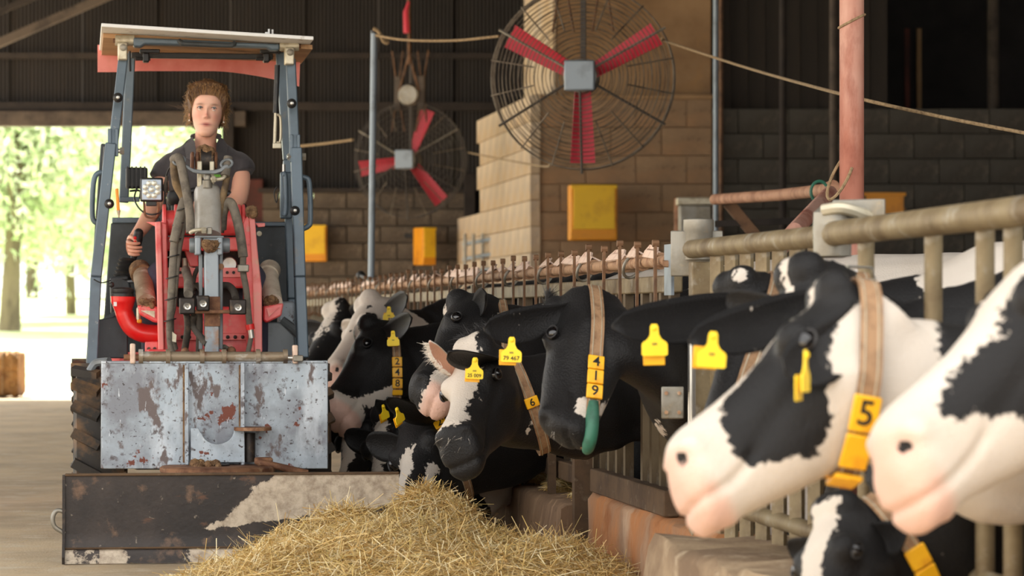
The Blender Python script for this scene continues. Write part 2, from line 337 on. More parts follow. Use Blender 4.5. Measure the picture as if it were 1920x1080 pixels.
def block_wall(parent, o, ux, length, height, bl, bh, m, depth=.1, top=None, jit=.006, gap=.012):
    """running-bond courses of single blocks on the face that starts at o and runs along ux"""
    ux = Vector(ux).normalized(); nz = ux.cross(ZV); ang = math.atan2(ux.y, ux.x)
    def bm_(L):
        b = MB().box((0, 0, 0), (L - gap, depth, bh - gap)); me = mesh_of('block', b, m, False)
        bm = bmesh.new(); bm.from_mesh(me); bmesh.ops.bevel(bm, geom=bm.edges[:], offset=.004, segments=1, affect='EDGES'); bm.to_mesh(me); bm.free(); return me
    full = bm_(bl); half = bm_(bl / 2)
    rows = int(round(height / bh))
    for r in range(rows):
        x = 0.0
        while x < length - .05:
            hlf = (x == 0 and r % 2 == 1) or length - x < bl * .75
            L = bl / 2 if hlf else bl
            c = Vector(o) + ux * (x + L / 2) + ZV * (bh * (r + .5)) + nz * R.uniform(0, jit)
            if top is None or c.z + bh / 2 <= top(x + L / 2) + .02:
                inst('block', half if hlf else full, parent, c, (0, 0, ang), world=False)
            x += L
w = struct('wall_back_low', MB().box((-1.75, YB + .12, 1.17), (2.5, .16, 2.34)), M['greyw'], smooth=False)
block_wall(w, (-2.96, YB, 0), (1, 0, 0), 2.4, 2.4, .4, .2, M['block'])
mk('coping', MB().box((-1.75, YB, 2.42), (2.5, .26, .05)), M['dkbeam'], w)

# inner house: stained face towards the camera, aisle face paler with the light on it put into its colour
HY = 29.5
hx0 = P(1003, 0, 190).x; hx1 = P(1336, 0, 190).x
w = struct('wall_house_front', MB().box(((hx0 + hx1) / 2 + .03, HY + .17, 1.54), (hx1 - hx0 - .06, .2, 3.06)), M['plast'], smooth=False)
block_wall(w, (hx0, HY + .05, 0), (1, 0, 0), hx1 - hx0, 3.08, .5, .28, M['plast'], gap=.006, jit=.004)
mk('ledge', MB().box(((hx0 + hx1) / 2, HY + .12, 3.1), (hx1 - hx0, .3, .05)), M['plast2'], w, bevel=.01)
ux = P(1045, 0, 190).x
w = struct('wall_house_upper', MB().box(((ux + hx1) / 2, HY + 1.2, 4.6), (hx1 - ux, 1.9, 2.98)), M['plast2'], smooth=False)
mk('lit_plaster_side', MB().prism([Vector((ux - .012, HY + .26, 3.12)), Vector((ux - .012, HY + .26, 6)), Vector((ux - .29, HY + 2.14, 6)), Vector((ux - .29, HY + 2.14, 3.12))], (-.03, 0, 0)), M['pale'], w, smooth=False)  # thin side sheet, paler because the light falling on it is painted in
w = struct('wall_house_side', MB().prism([Vector((hx0 + .06, HY + .1, 0)), Vector((hx0 + .06, HY + .1, 3.0)), Vector((hx0 + .06, HY + .1, 3.0)) + TV * 3.9, Vector((hx0 + .06, HY + .1, 2.0)) + TV * 3.9, Vector((hx0 + .06, HY + .1, 2.0)) + TV * 5.7, Vector((hx0 + .06, HY + .1, 0)) + TV * 5.7], (.2, .03, 0)), M['pale'], smooth=False)
block_wall(w, Vector((hx0, HY + 5.65, 0)) - Vector((SL * 5.65, 0, 0)), -TV, 5.7, 3.12, .5, .26, M['pale'], gap=.006, jit=.006, top=lambda x: 3.12 if x > 1.75 else 2.08)
# upright against the broken wall end
tag(mk('wooden_post', MB().box((P(1006, 0, 163).x * 0 + P(884, 0, 161).x - .02, 5600 / 161, 1.9), (.13, .13, 1.4)), M['dkbeam'], bevel=.008), 'dark brown stub post rising behind the pale broken wall end', 'post')
# wall right of the house
w = struct('wall_right_low', MB().box((P(1665, 0, 188).x, 29.9, 1.5), (3.5, .2, 3.0)), M['greyw'], smooth=False)
block_wall(w, (hx1 + .02, 29.75, 0), (1, 0, 0), 3.5, 3.0, .5, .25, M['greyw'], gap=.008)
w = struct('wall_right_upper', MB().box((P(1500, 0, 188).x, 30.1, 4.6), (1.75, .1, 3.2)), M['dkw'], smooth=False)
bme = mesh_of('board', MB().box((0, 0, 0), (.17, .03, 3.2)), M['dkw'], False)
for i in range(10): inst('board', bme, w, (P(1340, 0, 188).x + .09 + .175 * i, 30.03 + .006 * (i % 2), 4.6), world=False)
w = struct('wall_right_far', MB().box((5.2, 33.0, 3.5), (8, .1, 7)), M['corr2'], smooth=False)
for px in (1700, 1722):
    mk('frame_post', MB().box((P(px, 0, 170).x, 32.9, 3.0), (.05, .06, 2.2)), M['plast2'] if px == 1722 else M['door'], w)
struct('wall_right', MB().box((11, 18, 2.6), (.2, 36, 5.2)), M['corr2'], smooth=False)

# roof
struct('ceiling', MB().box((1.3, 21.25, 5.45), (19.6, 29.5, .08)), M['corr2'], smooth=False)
for i, y in enumerate((6.8, 11.5, 16, 23, 29)):
    struct('beam_roof', MB().box((1.3, y, 5.3), (19.4, .14, .22)), M['dkbeam'], smooth=False)
tag(mk('roof_brace', MB().beam(P(-60, 106, 165), P(240, -24, 165), .1, .1), M['beam'], bevel=.006), 'long slanting brown steel brace under the dark roof', 'brace')
tag(mk('roof_brace', MB().beam(P(-60, 46, 163), P(90, -16, 163), .07, .07), M['dkbeam'], bevel=.006), 'short upper brace in the top corner of the dark gable', 'brace')
# posts standing in the stalls
def pipe_post(px, k, z1, r, m, label, z0=-.15, n=14, name='steel_post'):
    t = thing(name, label, 'post', (P(px, 0, k).x, F / k, z0))
    mk('pole', MB().tube([(0, 0, 0), (0, 0, z1 - z0)], r, n), m, t)
    mk('base_plate', MB().box((0, 0, .01), (r * 5, r * 5, .02)), m, t, bevel=.003)
    return t
t = pipe_post(1597, 500, 5.4, .046, M['redpost'], 'thick dusty red round post rising behind the near gate', n=22)
mk('rope_loop', MB().tube([Vector((.05 * cos(a) - .045, .05 * sin(a) - .03, 1.62 + .09 * sin(a * 1.0 + 1))) for a in np.linspace(0, 5.6, 26)], .006, 6), M['rope'], t)
mk('tie', MB().tube([Vector((.049 * cos(a), .049 * sin(a), 2.20 + .025 * cos(a))) for a in np.linspace(0, 2 * pi, 24, endpoint=False)], .005, 6, closed=True), M['rope'], t)
pipe_post(1342, 215, 5.4, .022, M['galvc'], 'thin grey steel pole against the brown wall')
pipe_post(1352, 213, 5.4, .02, M['strap'], 'thin brown pole close behind the grey steel pole')
pipe_post(1468, 195, 5.4, .035, M['dkbeam'], 'dull brown pole between the brown wall pole and the red post', z0=0)
pipe_post(1563, 198, 5.4, .04, M['beam'], 'grey brown pole half hidden behind the red post')
pipe_post(1862, 180, 5.4, .06, M['beam'], 'far dark pole at the dim right end of the shed', z0=0)
# pole on the fence line that carries the rope
kp = 271
t = thing('rope_pole', 'slim bare grey pole standing in the fence line with rope tied on top', 'pole', (P(692, 0, kp).x - .0, F / kp, 0))
mk('pole', MB().tube([(0, 0, 0), (.035, 0, 2.9)], .023, 14), M['galvc'], t)
mk('end_cap', MB().tube([(.035, 0, 2.895), (.035, 0, 2.915)], .025, 14), M['blk'], t)
mk('rope_knot', MB().tube(cr([(.03, -.03, 2.93), (.07, -.03, 2.9), (.1, -.02, 2.84), (.13, -.01, 2.83), (.1, .02, 2.87), (.05, .03, 2.9)], 5), .013, 8), M['rope'], t)

# yellow boxes
def yellow_box(c, w, h, d, label, rotz=0, m=None, m2=None):
    t = thing('yellow_box', label, 'box', c, rotz)
    mk('box_body', MB().box((0, 0, 0), (w, d, h)), m or M['yellow2'], t, bevel=.012)
    mk('front_sheet', MB().box((0, -d / 2 - .006, h * .07), (w * .88, .012, h * .74)), m2 or M['yellow'], t, bevel=.004)
    mk('top_strip', MB().box((0, -d / 2 - .008, h * .46), (w * .98, .016, h * .07)), m2 or M['yellow'], t, bevel=.004)
    mk('hanger', MB().box((0, d / 2 + .2, h * .3), (w * .4, .42, .05)), M['blk'], t)
    return t
c = P(1111, 399, 193); yellow_box(c, .46, .54, .2, 'big yellow box hung on the stained brown wall', .12)
c = P(1657, 408, 188); yellow_box(c, .43, .5, .16, 'dim yellow box low on the grey wall right of the red post', 0, M['yellow2'], M['yellow2'])
c = P(586, 456, 159); yellow_box(c, .34, .43, .1, 'flat orange yellow box on the back wall next to the loader')
c = P(796, 462, 160); yellow_box(c, .17, .44, .26, 'narrow yellow box turned side on under the smaller fan', .5)
# wall box and pipes of the stall divider
t = thing('wall_box', 'pale grey water box fixed to the brown wall beside the grey pole', 'box', P(1303, 415, 205))
mk('tank', MB().box((0, 0, 0), (.3, .25, .3)), M['galv'], t, bevel=.02)
mk('lid', MB().box((0, 0, .18), (.34, .28, .07)), M['cream'], t, bevel=.01)
mk('mount_plate', MB().box((0, .14, 0), (.36, .03, .44)), M['pinkpipe'], t, bevel=.005)
t = thing('stall_divider', 'dusty pink pipe frame reaching from the brown pole to the red post', 'stall divider', P(1450, 365, 320))
wl_ = []
mk('top_pipe', MB().tube([P(1340, 374, 300), P(1460, 366, 330), P(1545, 357, 370), P(1562, 350, 380)], .034, 12), M['pinkpipe'], t, True)
mk('slant_pipe', MB().tube([P(1556, 362, 400), P(1490, 432, 430), P(1460, 470, 430)], .036, 12), M['redpost'], t, True)
mk('dark_brace', MB().beam(P(1365, 380, 300), P(1440, 470, 300), .07, .07), M['strap'], t, True)
mk('rope_tie', MB().tube([P(1535, 352, 395) + Vector((.04 * cos(a), -.03, .05 * sin(a) - .02)) for a in np.linspace(0, 2 * pi, 20, endpoint=False)], .008, 6, closed=True), M['green'], t, True)
mk('lower_rail', MB().beam(P(1340, 420, 300), P(1900, 398, 300), .05, .04), M['dkbeam'], t, True)
# tubular gate leaning at the pale wall
t = thing('tubular_gate', 'small grey tubular gate leaning at the pale wall end', 'gate', P(920, 620, 172))
for y in (452, 480, 508): mk('rail', MB().tube([P(870, y + 6, 170), P(968, y - 12, 176)], .022, 10), M['galvc'], t, True)
for px in (872, 888, 905, 922, 938, 953, 966): mk('upright', MB().tube([P(px, 438, 172), P(px, 575, 172)], .018, 8), M['galv'], t, True)

# ------------------------------------------------------------------ fans
def fan(c, rad, phase, yaw, label, wm, drop):
    t = thing('barn_fan', label, 'fan', c, yaw)
    g = MB()
    for i in range(19):                                      # front cage, concentric wires
        r = rad * (.2 + .8 * i / 18); y = -.12 + .1 * (i / 18) ** 3
        g.tube([(r * cos(a), y, r * sin(a)) for a in np.linspace(0, 2 * pi, 56, endpoint=False)], .0026, 4, closed=True)
    o = mk('front_guard', g, wm, t); o['kind'] = 'stuff'
    g = MB()
    for i in range(9):
        r = rad * (.3 + .7 * i / 8)
        g.tube([(r * cos(a), .16 - .05 * (i / 8) ** 3, r * sin(a)) for a in np.linspace(0, 2 * pi, 56, endpoint=False)], .003, 4, closed=True)
    for i in range(3): g.tube([(rad * cos(a), -.02 + .05 * i, rad * sin(a)) for a in np.linspace(0, 2 * pi, 64, endpoint=False)], .0045, 5, closed=True)
    o = mk('rear_guard', g, wm, t); o['kind'] = 'stuff'
    for i in range(6):
        a = pi / 6 + i * pi / 3
        if i == 1: continue
        mk('strut', MB().tube([(.1 * rad * cos(a), -.14, .1 * rad * sin(a)), (1.05 * rad * cos(a), -.03, 1.05 * rad * sin(a))], .009, 6), M['galv'] if i in (0, 2) else M['wired'], t)
    for i in range(12):
        a = pi / 12 + i * pi / 6 + (.07 if i % 2 else -.07)
        mk('spoke', MB().tube([(.52 * rad * cos(a), -.125, .52 * rad * sin(a)), (1.02 * rad * cos(a), -.02, 1.02 * rad * sin(a))], .0055, 5), M['wire'], t)
    mk('inner_ring', MB().tube([(.17 * rad * cos(a), -.13, .17 * rad * sin(a)) for a in np.linspace(0, 2 * pi, 32, endpoint=False)], .009, 6, closed=True), M['galv'], t)
    mk('gear_cover', MB().box((0, -.15, 0), (.2, .06, .2)), M['galvc'], t, bevel=.012)
    mk('motor', MB().lathe([(.05, 0), (.1, .02), (.1, .16), (.05, .2)], (0, -.02, 0), (0, 1, 0)), M['wired'], t)
    for i in range(3):
        a = phase + i * 2 * pi / 3; er = Vector((cos(a), 0, sin(a))); et = Vector((-sin(a), 0, cos(a)))
        rings = []
        for s in np.linspace(.12, .93, 10):
            hw = rad * (.085 + .055 * s); tw = .55 - .4 * s
            d = et * cos(tw) + Vector((0, 1, 0)) * sin(tw); nn = d.cross(er)
            rings.append([er * rad * s + Vector((0, .02, 0)) + d * hw * u + nn * (.02 * (1 - u * u) + v) for u, v in ((-1, .004), (-.5, .004), (0, .004), (.5, .004), (1, .004), (1, -.004), (.5, -.004), (0, -.004), (-.5, -.004), (-1, -.004))])
        mk('blade', MB().loft(rings), M['fanred'], t, angle=60)
    # hanging gear
    mk('hanger_bar', MB().box((0, .05, drop / 2 + .1), (.035, .03, drop)), M['wired'], t)
    for x0, x1 in ((-.2, -.08), (-.06, -.2), (.06, .2), (.2, .08)):
        mk('chain', MB().tube(cr([(x0, .03, .3), ((x0 + x1) / 2, .03, .7), (x1, .04, 1.15)], 6), .008, 6), M['strap'], t)
    mk('cross_bar', MB().box((0, .06, .72), (.3, .05, .1)), M['wired'], t, bevel=.01)
    return t
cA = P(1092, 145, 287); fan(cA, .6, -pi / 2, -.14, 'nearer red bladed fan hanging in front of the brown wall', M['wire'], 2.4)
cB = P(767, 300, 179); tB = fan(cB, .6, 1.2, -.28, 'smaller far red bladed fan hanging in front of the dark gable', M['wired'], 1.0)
mk('pulley', MB().lathe([(.03, -.05), (.1, -.05), (.115, -.02), (.115, .02), (.1, .05), (.03, .05)], (.0, .0, .68), (0, 1, 0)), M['galv'], tB)
for s in (-1, 1): mk('pulley_plate', MB().box((.13 * s, .02, .7), (.07, .04, .36)), M['beam'], tB, bevel=.008)
mk('hanging_rope', MB().tube([(0, 0, 1.0), (.0, 0, 1.45), (-.02, 0, 2.2), (0, 0, 2.65)], .017, 8), M['strap'], tB)
for s in (-1, 1): mk('sling', MB().tube([(0, 0, 1.1), (.11 * s, 0, .72)], .012, 6), M['strap'], tB)
mk('red_sleeve', MB().tube([(-.02, -.01, 1.33), (-.03, -.01, 1.55), (.0, -.01, 1.66)], [.035, .03, .012], 10), M['fanred'], tB)
# ropes
def rope(pts, r, label): return tag(mk('stay_rope', MB().tube(cr(pts, 10), r, 8), M['rope']), label, 'rope')
rope([P(703, 66, 271), P(760, 75, 276), P(850, 76, 281), P(935, 68, 286) + Vector((0, 0, 0))], .009, 'hemp rope from the slim grey pole top to the nearer fan')
rope([P(1240, 72, 289), P(1256, 80, 289), P(1400, 127, 330), P(1580, 177, 430), P(1760, 218, 440), P(1940, 253, 450)], .008, 'long hemp rope running right from the nearer fan past the red post')
rope([P(540, 276, 170), P(600, 270, 174), P(662, 262, 178)], .012, 'short rope from the smaller fan towards the loader cab')
rope([P(878, 286, 179), P(960, 302, 200), P(1020, 312, 240), P(1033, 306, 280)], .008, 'sagging rope between the two fans')
# ================================================================== kerb and feed fence
NECKS = [5.35, 6.1, 6.75, 7.3, 7.95, 9.9, 10.85, 12.0, 12.7, 13.35, 14.0, 14.7, 15.4, 16.2, 18.5, 20.4, 22.3]
def free(Y, w=.15): return all(abs(Y - n) > w for n in NECKS)
def kerb(name, Y0, Y1, o0, o1, z1, m, n=40, rough=.008):
    mb = MB(); rings = []
    for i in range(n + 1):
        Y = Y0 + (Y1 - Y0) * i / n; j = lambda s=rough: R.uniform(-s, s)
        rings.append([FN(Y, o0 - .01 + j(), -.16), FN(Y, o0 + j(), z1 * .5), FN(Y, o0 + .01 + j(), z1 - .02 + j()), FN(Y, o0 + .03 + j(), z1 + j()), FN(Y, (o0 + o1) / 2, z1 + j()), FN(Y, o1 - .02, z1 + j()), FN(Y, o1 + j(), z1 - .03), FN(Y, o1, -.16)])
    mb.loft(rings)
    o = struct(name, mb, m, angle=50); return o
kerb('curb_far', 11.62, 30, -.14, .12, .215, M['kerb'], 90)
kerb('curb_middle', 9.3, 11.5, -.05, .12, .265, M['kerb2'], 24)
kerb('curb_near', 3.6, 8.9, -.32, .12, .29, M['kerb3'], 40, .014)
ff = thing('feed_fence', 'long rusty self locking feed fence behind the farther row of cows', 'fence', FN(10.1, 0, 0))
W = dict(parent=ff, world=True)
mk('top_pipe', MB().tube([FN(10.15, 0, 1.135), FN(30, 0, 1.135)], .021, 12), M['rustp'], **W)
mk('upper_rail', MB().beam(FN(10.15, .03, 1.055), FN(30, .03, 1.055), .04, .06), M['galvd'], bevel=.006, **W)
mk('bottom_rail', MB().beam(FN(11.66, 0, .31), FN(30, 0, .31), .05, .075), M['barlow'], bevel=.006, **W)
mk('bottom_rail', MB().beam(FN(10.1, 0, .31), FN(11.56, 0, .31), .055, .09), M['barlow'], bevel=.006, **W)
barm = mesh_of('upright_bar', MB().box((0, 0, .36), (.032, .042, .72)), M['bar'], False)
hookm = mesh_of('latch_strap', MB().box((0, 0, 0), (.010, .016, .26)).add(*(lambda m: (m.v, m.f))(MB().tube([(-.01, 0, .125), (.012, 0, .125)], .0125, 8))).add(*(lambda m: (m.v, m.f))(MB().tube([(-.012, 0, -.12), (.02, 0, -.12)], .012, 8))), M['strap'])
capm = mesh_of('latch_plate', MB().prism([(0, -.13, -.018), (0, .12, -.018), (0, .12, .004), (0, .06, .03), (0, -.1, .026), (0, -.13, .008)], (.008, 0, 0)).add(*(lambda m: (m.v, m.f))(MB().box((.03, 0, .012), (.06, .16, .006)))), M['rustcap'], False)
clipm = mesh_of('pipe_collar', MB().tube([(0, -.02, 0), (0, .02, 0)], .03, 12), M['rustp'])
ringm = mesh_of('pipe_ring', MB().tube([(.04 * cos(a), 0, .045 * sin(a)) for a in np.linspace(0, 2 * pi, 18, endpoint=False)], .006, 6, closed=True), M['galv'])
az = math.atan2(SL, 1.0)                           # turn of the fence about z
rz = math.atan2(-SL, 1.0) * -1
Y = 10.2; i = 0
while Y < 26:
    if free(Y, .13): inst('upright_bar', barm, ff, FN(Y, .03, .345), (0, 0, rz))
    Y += .17 if Y < 13 else .215; i += 1
Y = 10.22; i = 0
while Y < 26:
    inst('latch_strap', hookm, ff, FN(Y, -.032, 1.075 + R.uniform(-.012, .012)), (R.uniform(-.05, .05), 0, rz))
    if i % 5 != 3: inst('latch_plate', capm, ff, FN(Y + .17, -.02, 1.168 + R.uniform(-.004, .006)), (R.uniform(-.06, .06), R.uniform(.3, .7), rz + R.uniform(-.1, .1)))
    inst('pipe_collar', clipm, ff, FN(Y + .08, 0, 1.135), (0, 0, rz)); 
    if i % 3 == 1: inst('pipe_ring', ringm, ff, FN(Y + .26, 0, 1.125), (.4, .2, rz + .6))
    Y += .335; i += 1
mk('latch_lever', MB().tube([FN(20.2, 0, 1.17), FN(21.0, -.02, 1.22)], .014, 8).ball(FN(21.05, -.02, 1.225), .035, 10), M['blk'], **W)
for Y in (15.0, 18.7, 22.4): mk('fence_post', MB().beam(FN(Y, -.01, 0), FN(Y, -.01, 1.1), .05, .05, TV), M['bar'], **W)
for Y in (12.35, 13.2): mk('mid_post', MB().beam(FN(Y, -.05, .2), FN(Y, -.05, .9), .03, .04, TV), M['barlow'], **W)
mk('end_post', MB().beam(FN(11.6, -.05, 0), FN(11.6, -.05, 1.06), .07, .06, TV), M['barlow'], **W)
# bars of the short middle stretch, behind the muzzles
mk('end_plate', MB().box((0, 0, 0), (.01, .12, .17), Matrix.Rotation(rz, 3, 'Z')), M['galvc'], ff, world=True).location = FN(9.99, -.03, 1.1)
mk('end_bolt', MB().tube([FN(9.99, -.05, 1.12), FN(9.98, -.02, 1.12)], .012, 8), M['rustp'], **W)

# nearer gate panel: round top tube, uprights, hinge post
gp = thing('gate_panel', 'heavy galvanised gate panel with thick round top tube before the near cows', 'gate', FN(9.6, 0, 0))
W = dict(parent=gp, world=True)
mk('top_tube', MB().tube([FN(9.72, -.01, 1.163), FN(8.0, -.01, 1.16)], .03, 18).ball(FN(9.72, -.01, 1.163), .03, 14), M['galvd'], **W)
mk('top_tube', MB().tube([FN(7.85, -.02, 1.163), FN(3.4, -.02, 1.175)], .033, 18), M['galvd'], **W)
J = FN(7.9, -.01, 1.175)
mk('joint_sleeve', MB().lathe([(.028, -.075), (.05, -.07), (.052, .0), (.05, .045), (.034, .06), (.01, .062)], J, ZV, 20), M['galv'], **W)
mk('joint_flange', MB().box((0, 0, 0), (.012, .15, .1), Matrix.Rotation(rz + .9, 3, 'Z')), M['galv'], gp, world=True, bevel=.004).location = J + Vector((.07, 0, .03))
mk('joint_lip', MB().tube(cr([J + Vector((-.03, -.04, .05)), J + Vector((.02, -.06, .055)), J + Vector((.09, -.02, .035)), J + Vector((.12, .02, .02))], 5), .016, 8), M['cream'], **W)
PY = 9.62
mk('hinge_post', MB().beam(FN(PY, 0, -.15), FN(PY, 0, 1.12), .07, .06, TV), M['galvd'], bevel=.004, **W)
mk('post_cap', MB().lathe([(.046, 0), (.046, .09), (.05, .095), (.05, .13), (.03, .135)], FN(9.75, .02, 1.13), ZV, 18), M['galv'], **W)
mk('cap_plate', MB().box((0, 0, 0), (.17, .012, .15), Matrix.Rotation(-.1, 3, 'Z')), M['galv'], gp, world=True, bevel=.004).location = FN(9.78, .02, 1.15)
mk('hinge_plate', MB().box((0, 0, 0), (.07, .012, .1)), M['galv'], gp, world=True, bevel=.004).location = P(1261, 755, 604)
for dx in (-1, 1):
    for dz in (-1, 1): mk('bolt', MB().tube([P(1261 + 12 * dx, 755 + 18 * dz, 604) + Vector((0, -.016, 0)), P(1261 + 12 * dx, 755 + 18 * dz, 604)], .006, 8), M['rustp'], **W)
mk('latch_tube', MB().tube([P(1297, 850, 590), P(1297, 600, 590)], .013, 14), M['chrome'], **W)
ubm = mesh_of('upright', MB().tube([(0, 0, .2), (0, 0, 1.14)], .0215, 14), M['galvd'])
flm = mesh_of('flat_upright', MB().box((0, 0, .67), (.014, .05, .95)), M['galvd'], False)
Y = 9.38
while Y > 8.0:
    inst('flat_upright', flm, gp, FN(Y, 0, 0), (0, 0, rz + .5)); Y -= .21
Y = 7.6
while Y > 3.6:
    if free(Y, .12): inst('upright', ubm, gp, FN(Y, -.0, 0))
    Y -= .2
mk('low_tube', MB().tube([FN(9.6, 0, .36), FN(3.6, 0, .36)], .025, 12), M['galvd'], **W)
# ================================================================== cows
def coat_mat():
    m = bpy.data.materials.new('black_and_white_coat'); m.use_nodes = True
    nt = m.node_tree; n = nt.nodes; L = nt.links; b = n['Principled BSDF']
    tc = n.new('ShaderNodeTexCoord')
    def noise(s, d=4):
        o = n.new('ShaderNodeTexNoise'); o.inputs['Scale'].default_value = s; o.inputs['Detail'].default_value = d; L.new(tc.outputs['Object'], o.inputs['Vector']); return o
    def attr(a):
        o = n.new('ShaderNodeAttribute'); o.attribute_name = a; return o.outputs['Fac']
    def mth(op, a, b_):
        o = n.new('ShaderNodeMath'); o.operation = op
        for i, x in enumerate((a, b_)):
            if isinstance(x, (int, float)): o.inputs[i].default_value = x
            else: L.new(x, o.inputs[i])
        return o.outputs[0]
    def mix(f, a, b_):
        o = n.new('ShaderNodeMix'); o.data_type = 'RGBA'; L.new(f, o.inputs[0])
        for i, x in ((6, a), (7, b_)):
            if isinstance(x, tuple): o.inputs[i].default_value = x
            else: L.new(x, o.inputs[i])
        return o.outputs[2]
    nz = mth('MULTIPLY', mth('SUBTRACT', noise(60, 8).outputs[0], .5), 1.1)
    nz2 = mth('MULTIPLY', mth('SUBTRACT', noise(13, 3).outputs[0], .5), 1.3)
    v = mth('ADD', mth('ADD', attr('coat'), nz), nz2)
    mr = n.new('ShaderNodeMapRange'); mr.inputs[1].default_value = .44; mr.inputs[2].default_value = .56; L.new(v, mr.inputs[0])
    wh = mix(noise(5, 4).outputs[0], lin(211, 203, 193), lin(196, 182, 166))
    wh = mix(attr('pink'), wh, lin(218, 166, 146))
    bk = mix(noise(9, 4).outputs[0], lin(17, 17, 18), lin(30, 28, 28))
    L.new(mix(mr.outputs[0], bk, wh), b.inputs['Base Color'])
    b.inputs['Roughness'].default_value = .5; b.inputs['Sheen Weight'].default_value = .03; b.inputs['Sheen Roughness'].default_value = .5
    b.inputs['Specular IOR Level'].default_value = .24
    bu = n.new('ShaderNodeBump'); bu.inputs['Strength'].default_value = .5; bu.inputs['Distance'].default_value = .006
    L.new(noise(170, 3).outputs[0], bu.inputs['Height']); L.new(bu.outputs[0], b.inputs['Normal'])
    return m
M['coat'] = coat_mat()
M['noseblk'] = mat('moist_dark_nose', lin(40, 34, 34), .3)
M['tuft'] = mat('black_hair', lin(44, 42, 42), .55)
M['tuftw'] = mat('white_hair', lin(236, 226, 212), .7)

def cap_sd(V, c1, r1, c2=None, r2=None):
    c1 = np.array(c1); c2 = c1 + 1e-4 if c2 is None else np.array(c2); r2 = r1 if r2 is None else r2
    d = c2 - c1; t = np.clip(((V - c1) @ d) / (d @ d), 0, 1)
    return r1 + (r2 - r1) * t - np.linalg.norm(V - c1 - t[:, None] * d, axis=1)

HEAD = [(-.10, -.03, -.22, .078), (0, .004, -.245, .09), (.1, .014, -.285, .10), (.22, .018, -.305, .108), (.36, .012, -.295, .110), (.48, .0, -.268, .094),
        (.6, -.004, -.24, .078), (.72, -.004, -.212, .070), (.82, .0, -.196, .072), (.90, .004, -.19, .080), (.96, .0, -.188, .082), (1.0, -.012, -.18, .075), (1.03, -.03, -.16, .062), (1.05, -.06, -.12, .04)]
from mathutils.bvhtree import BVHTree

def remesh(mb, voxel, it=5):
    me = bpy.data.meshes.new('tmp'); me.from_pydata(mb.v, [], mb.f); me.update()
    bm = bmesh.new(); bm.from_mesh(me); bmesh.ops.recalc_face_normals(bm, faces=bm.faces); bm.to_mesh(me); bm.free()
    o = bpy.data.objects.new('tmp', me); C.objects.link(o)
    r = o.modifiers.new('r', 'REMESH'); r.mode = 'VOXEL'; r.voxel_size = voxel
    s = o.modifiers.new('s', 'SMOOTH'); s.iterations = it; s.factor = .5
    out = bpy.data.meshes.new_from_object(o.evaluated_get(bpy.context.evaluated_depsgraph_get()))
    bpy.data.objects.remove(o); bpy.data.meshes.remove(me); return out

def ear_mesh(mb, root, tip, face, W, thk=.011, droop=.02):
    root, tip = Vector(root), Vector(tip); A = tip - root; Ln = A.length; A.normalize()
    N = Vector(face); N = (N - A * N.dot(A)).normalized(); S = A.cross(N)
    ns, nt = 14, 8; rings = []
    for i in range(ns + 1):
        s = i / ns
        hw = W * (.34 + .66 * float(sm(.02, .52, s))) * (1 if s < .6 else math.sqrt(max(0, 1 - ((s - .6) / .405) ** 2)))
        hw = max(hw, .003); cup = .45 * hw * (1 - .4 * s)
        c = root + A * (Ln * s) - ZV * droop * sin(pi * s) 
        fr = [c + S * hw * j - N * cup * (1 - j * j) for j in np.linspace(-1, 1, nt)]
        bk = [c + S * hw * j * .97 - N * (cup * (1 - j * j) + thk * (.3 + .7 * (1 - j * j)) * (1.9 - 1.2 * s)) for j in np.linspace(1, -1, nt)]
        rings.append(fr + bk)
    o = len(mb.v); mb.loft(rings); return o

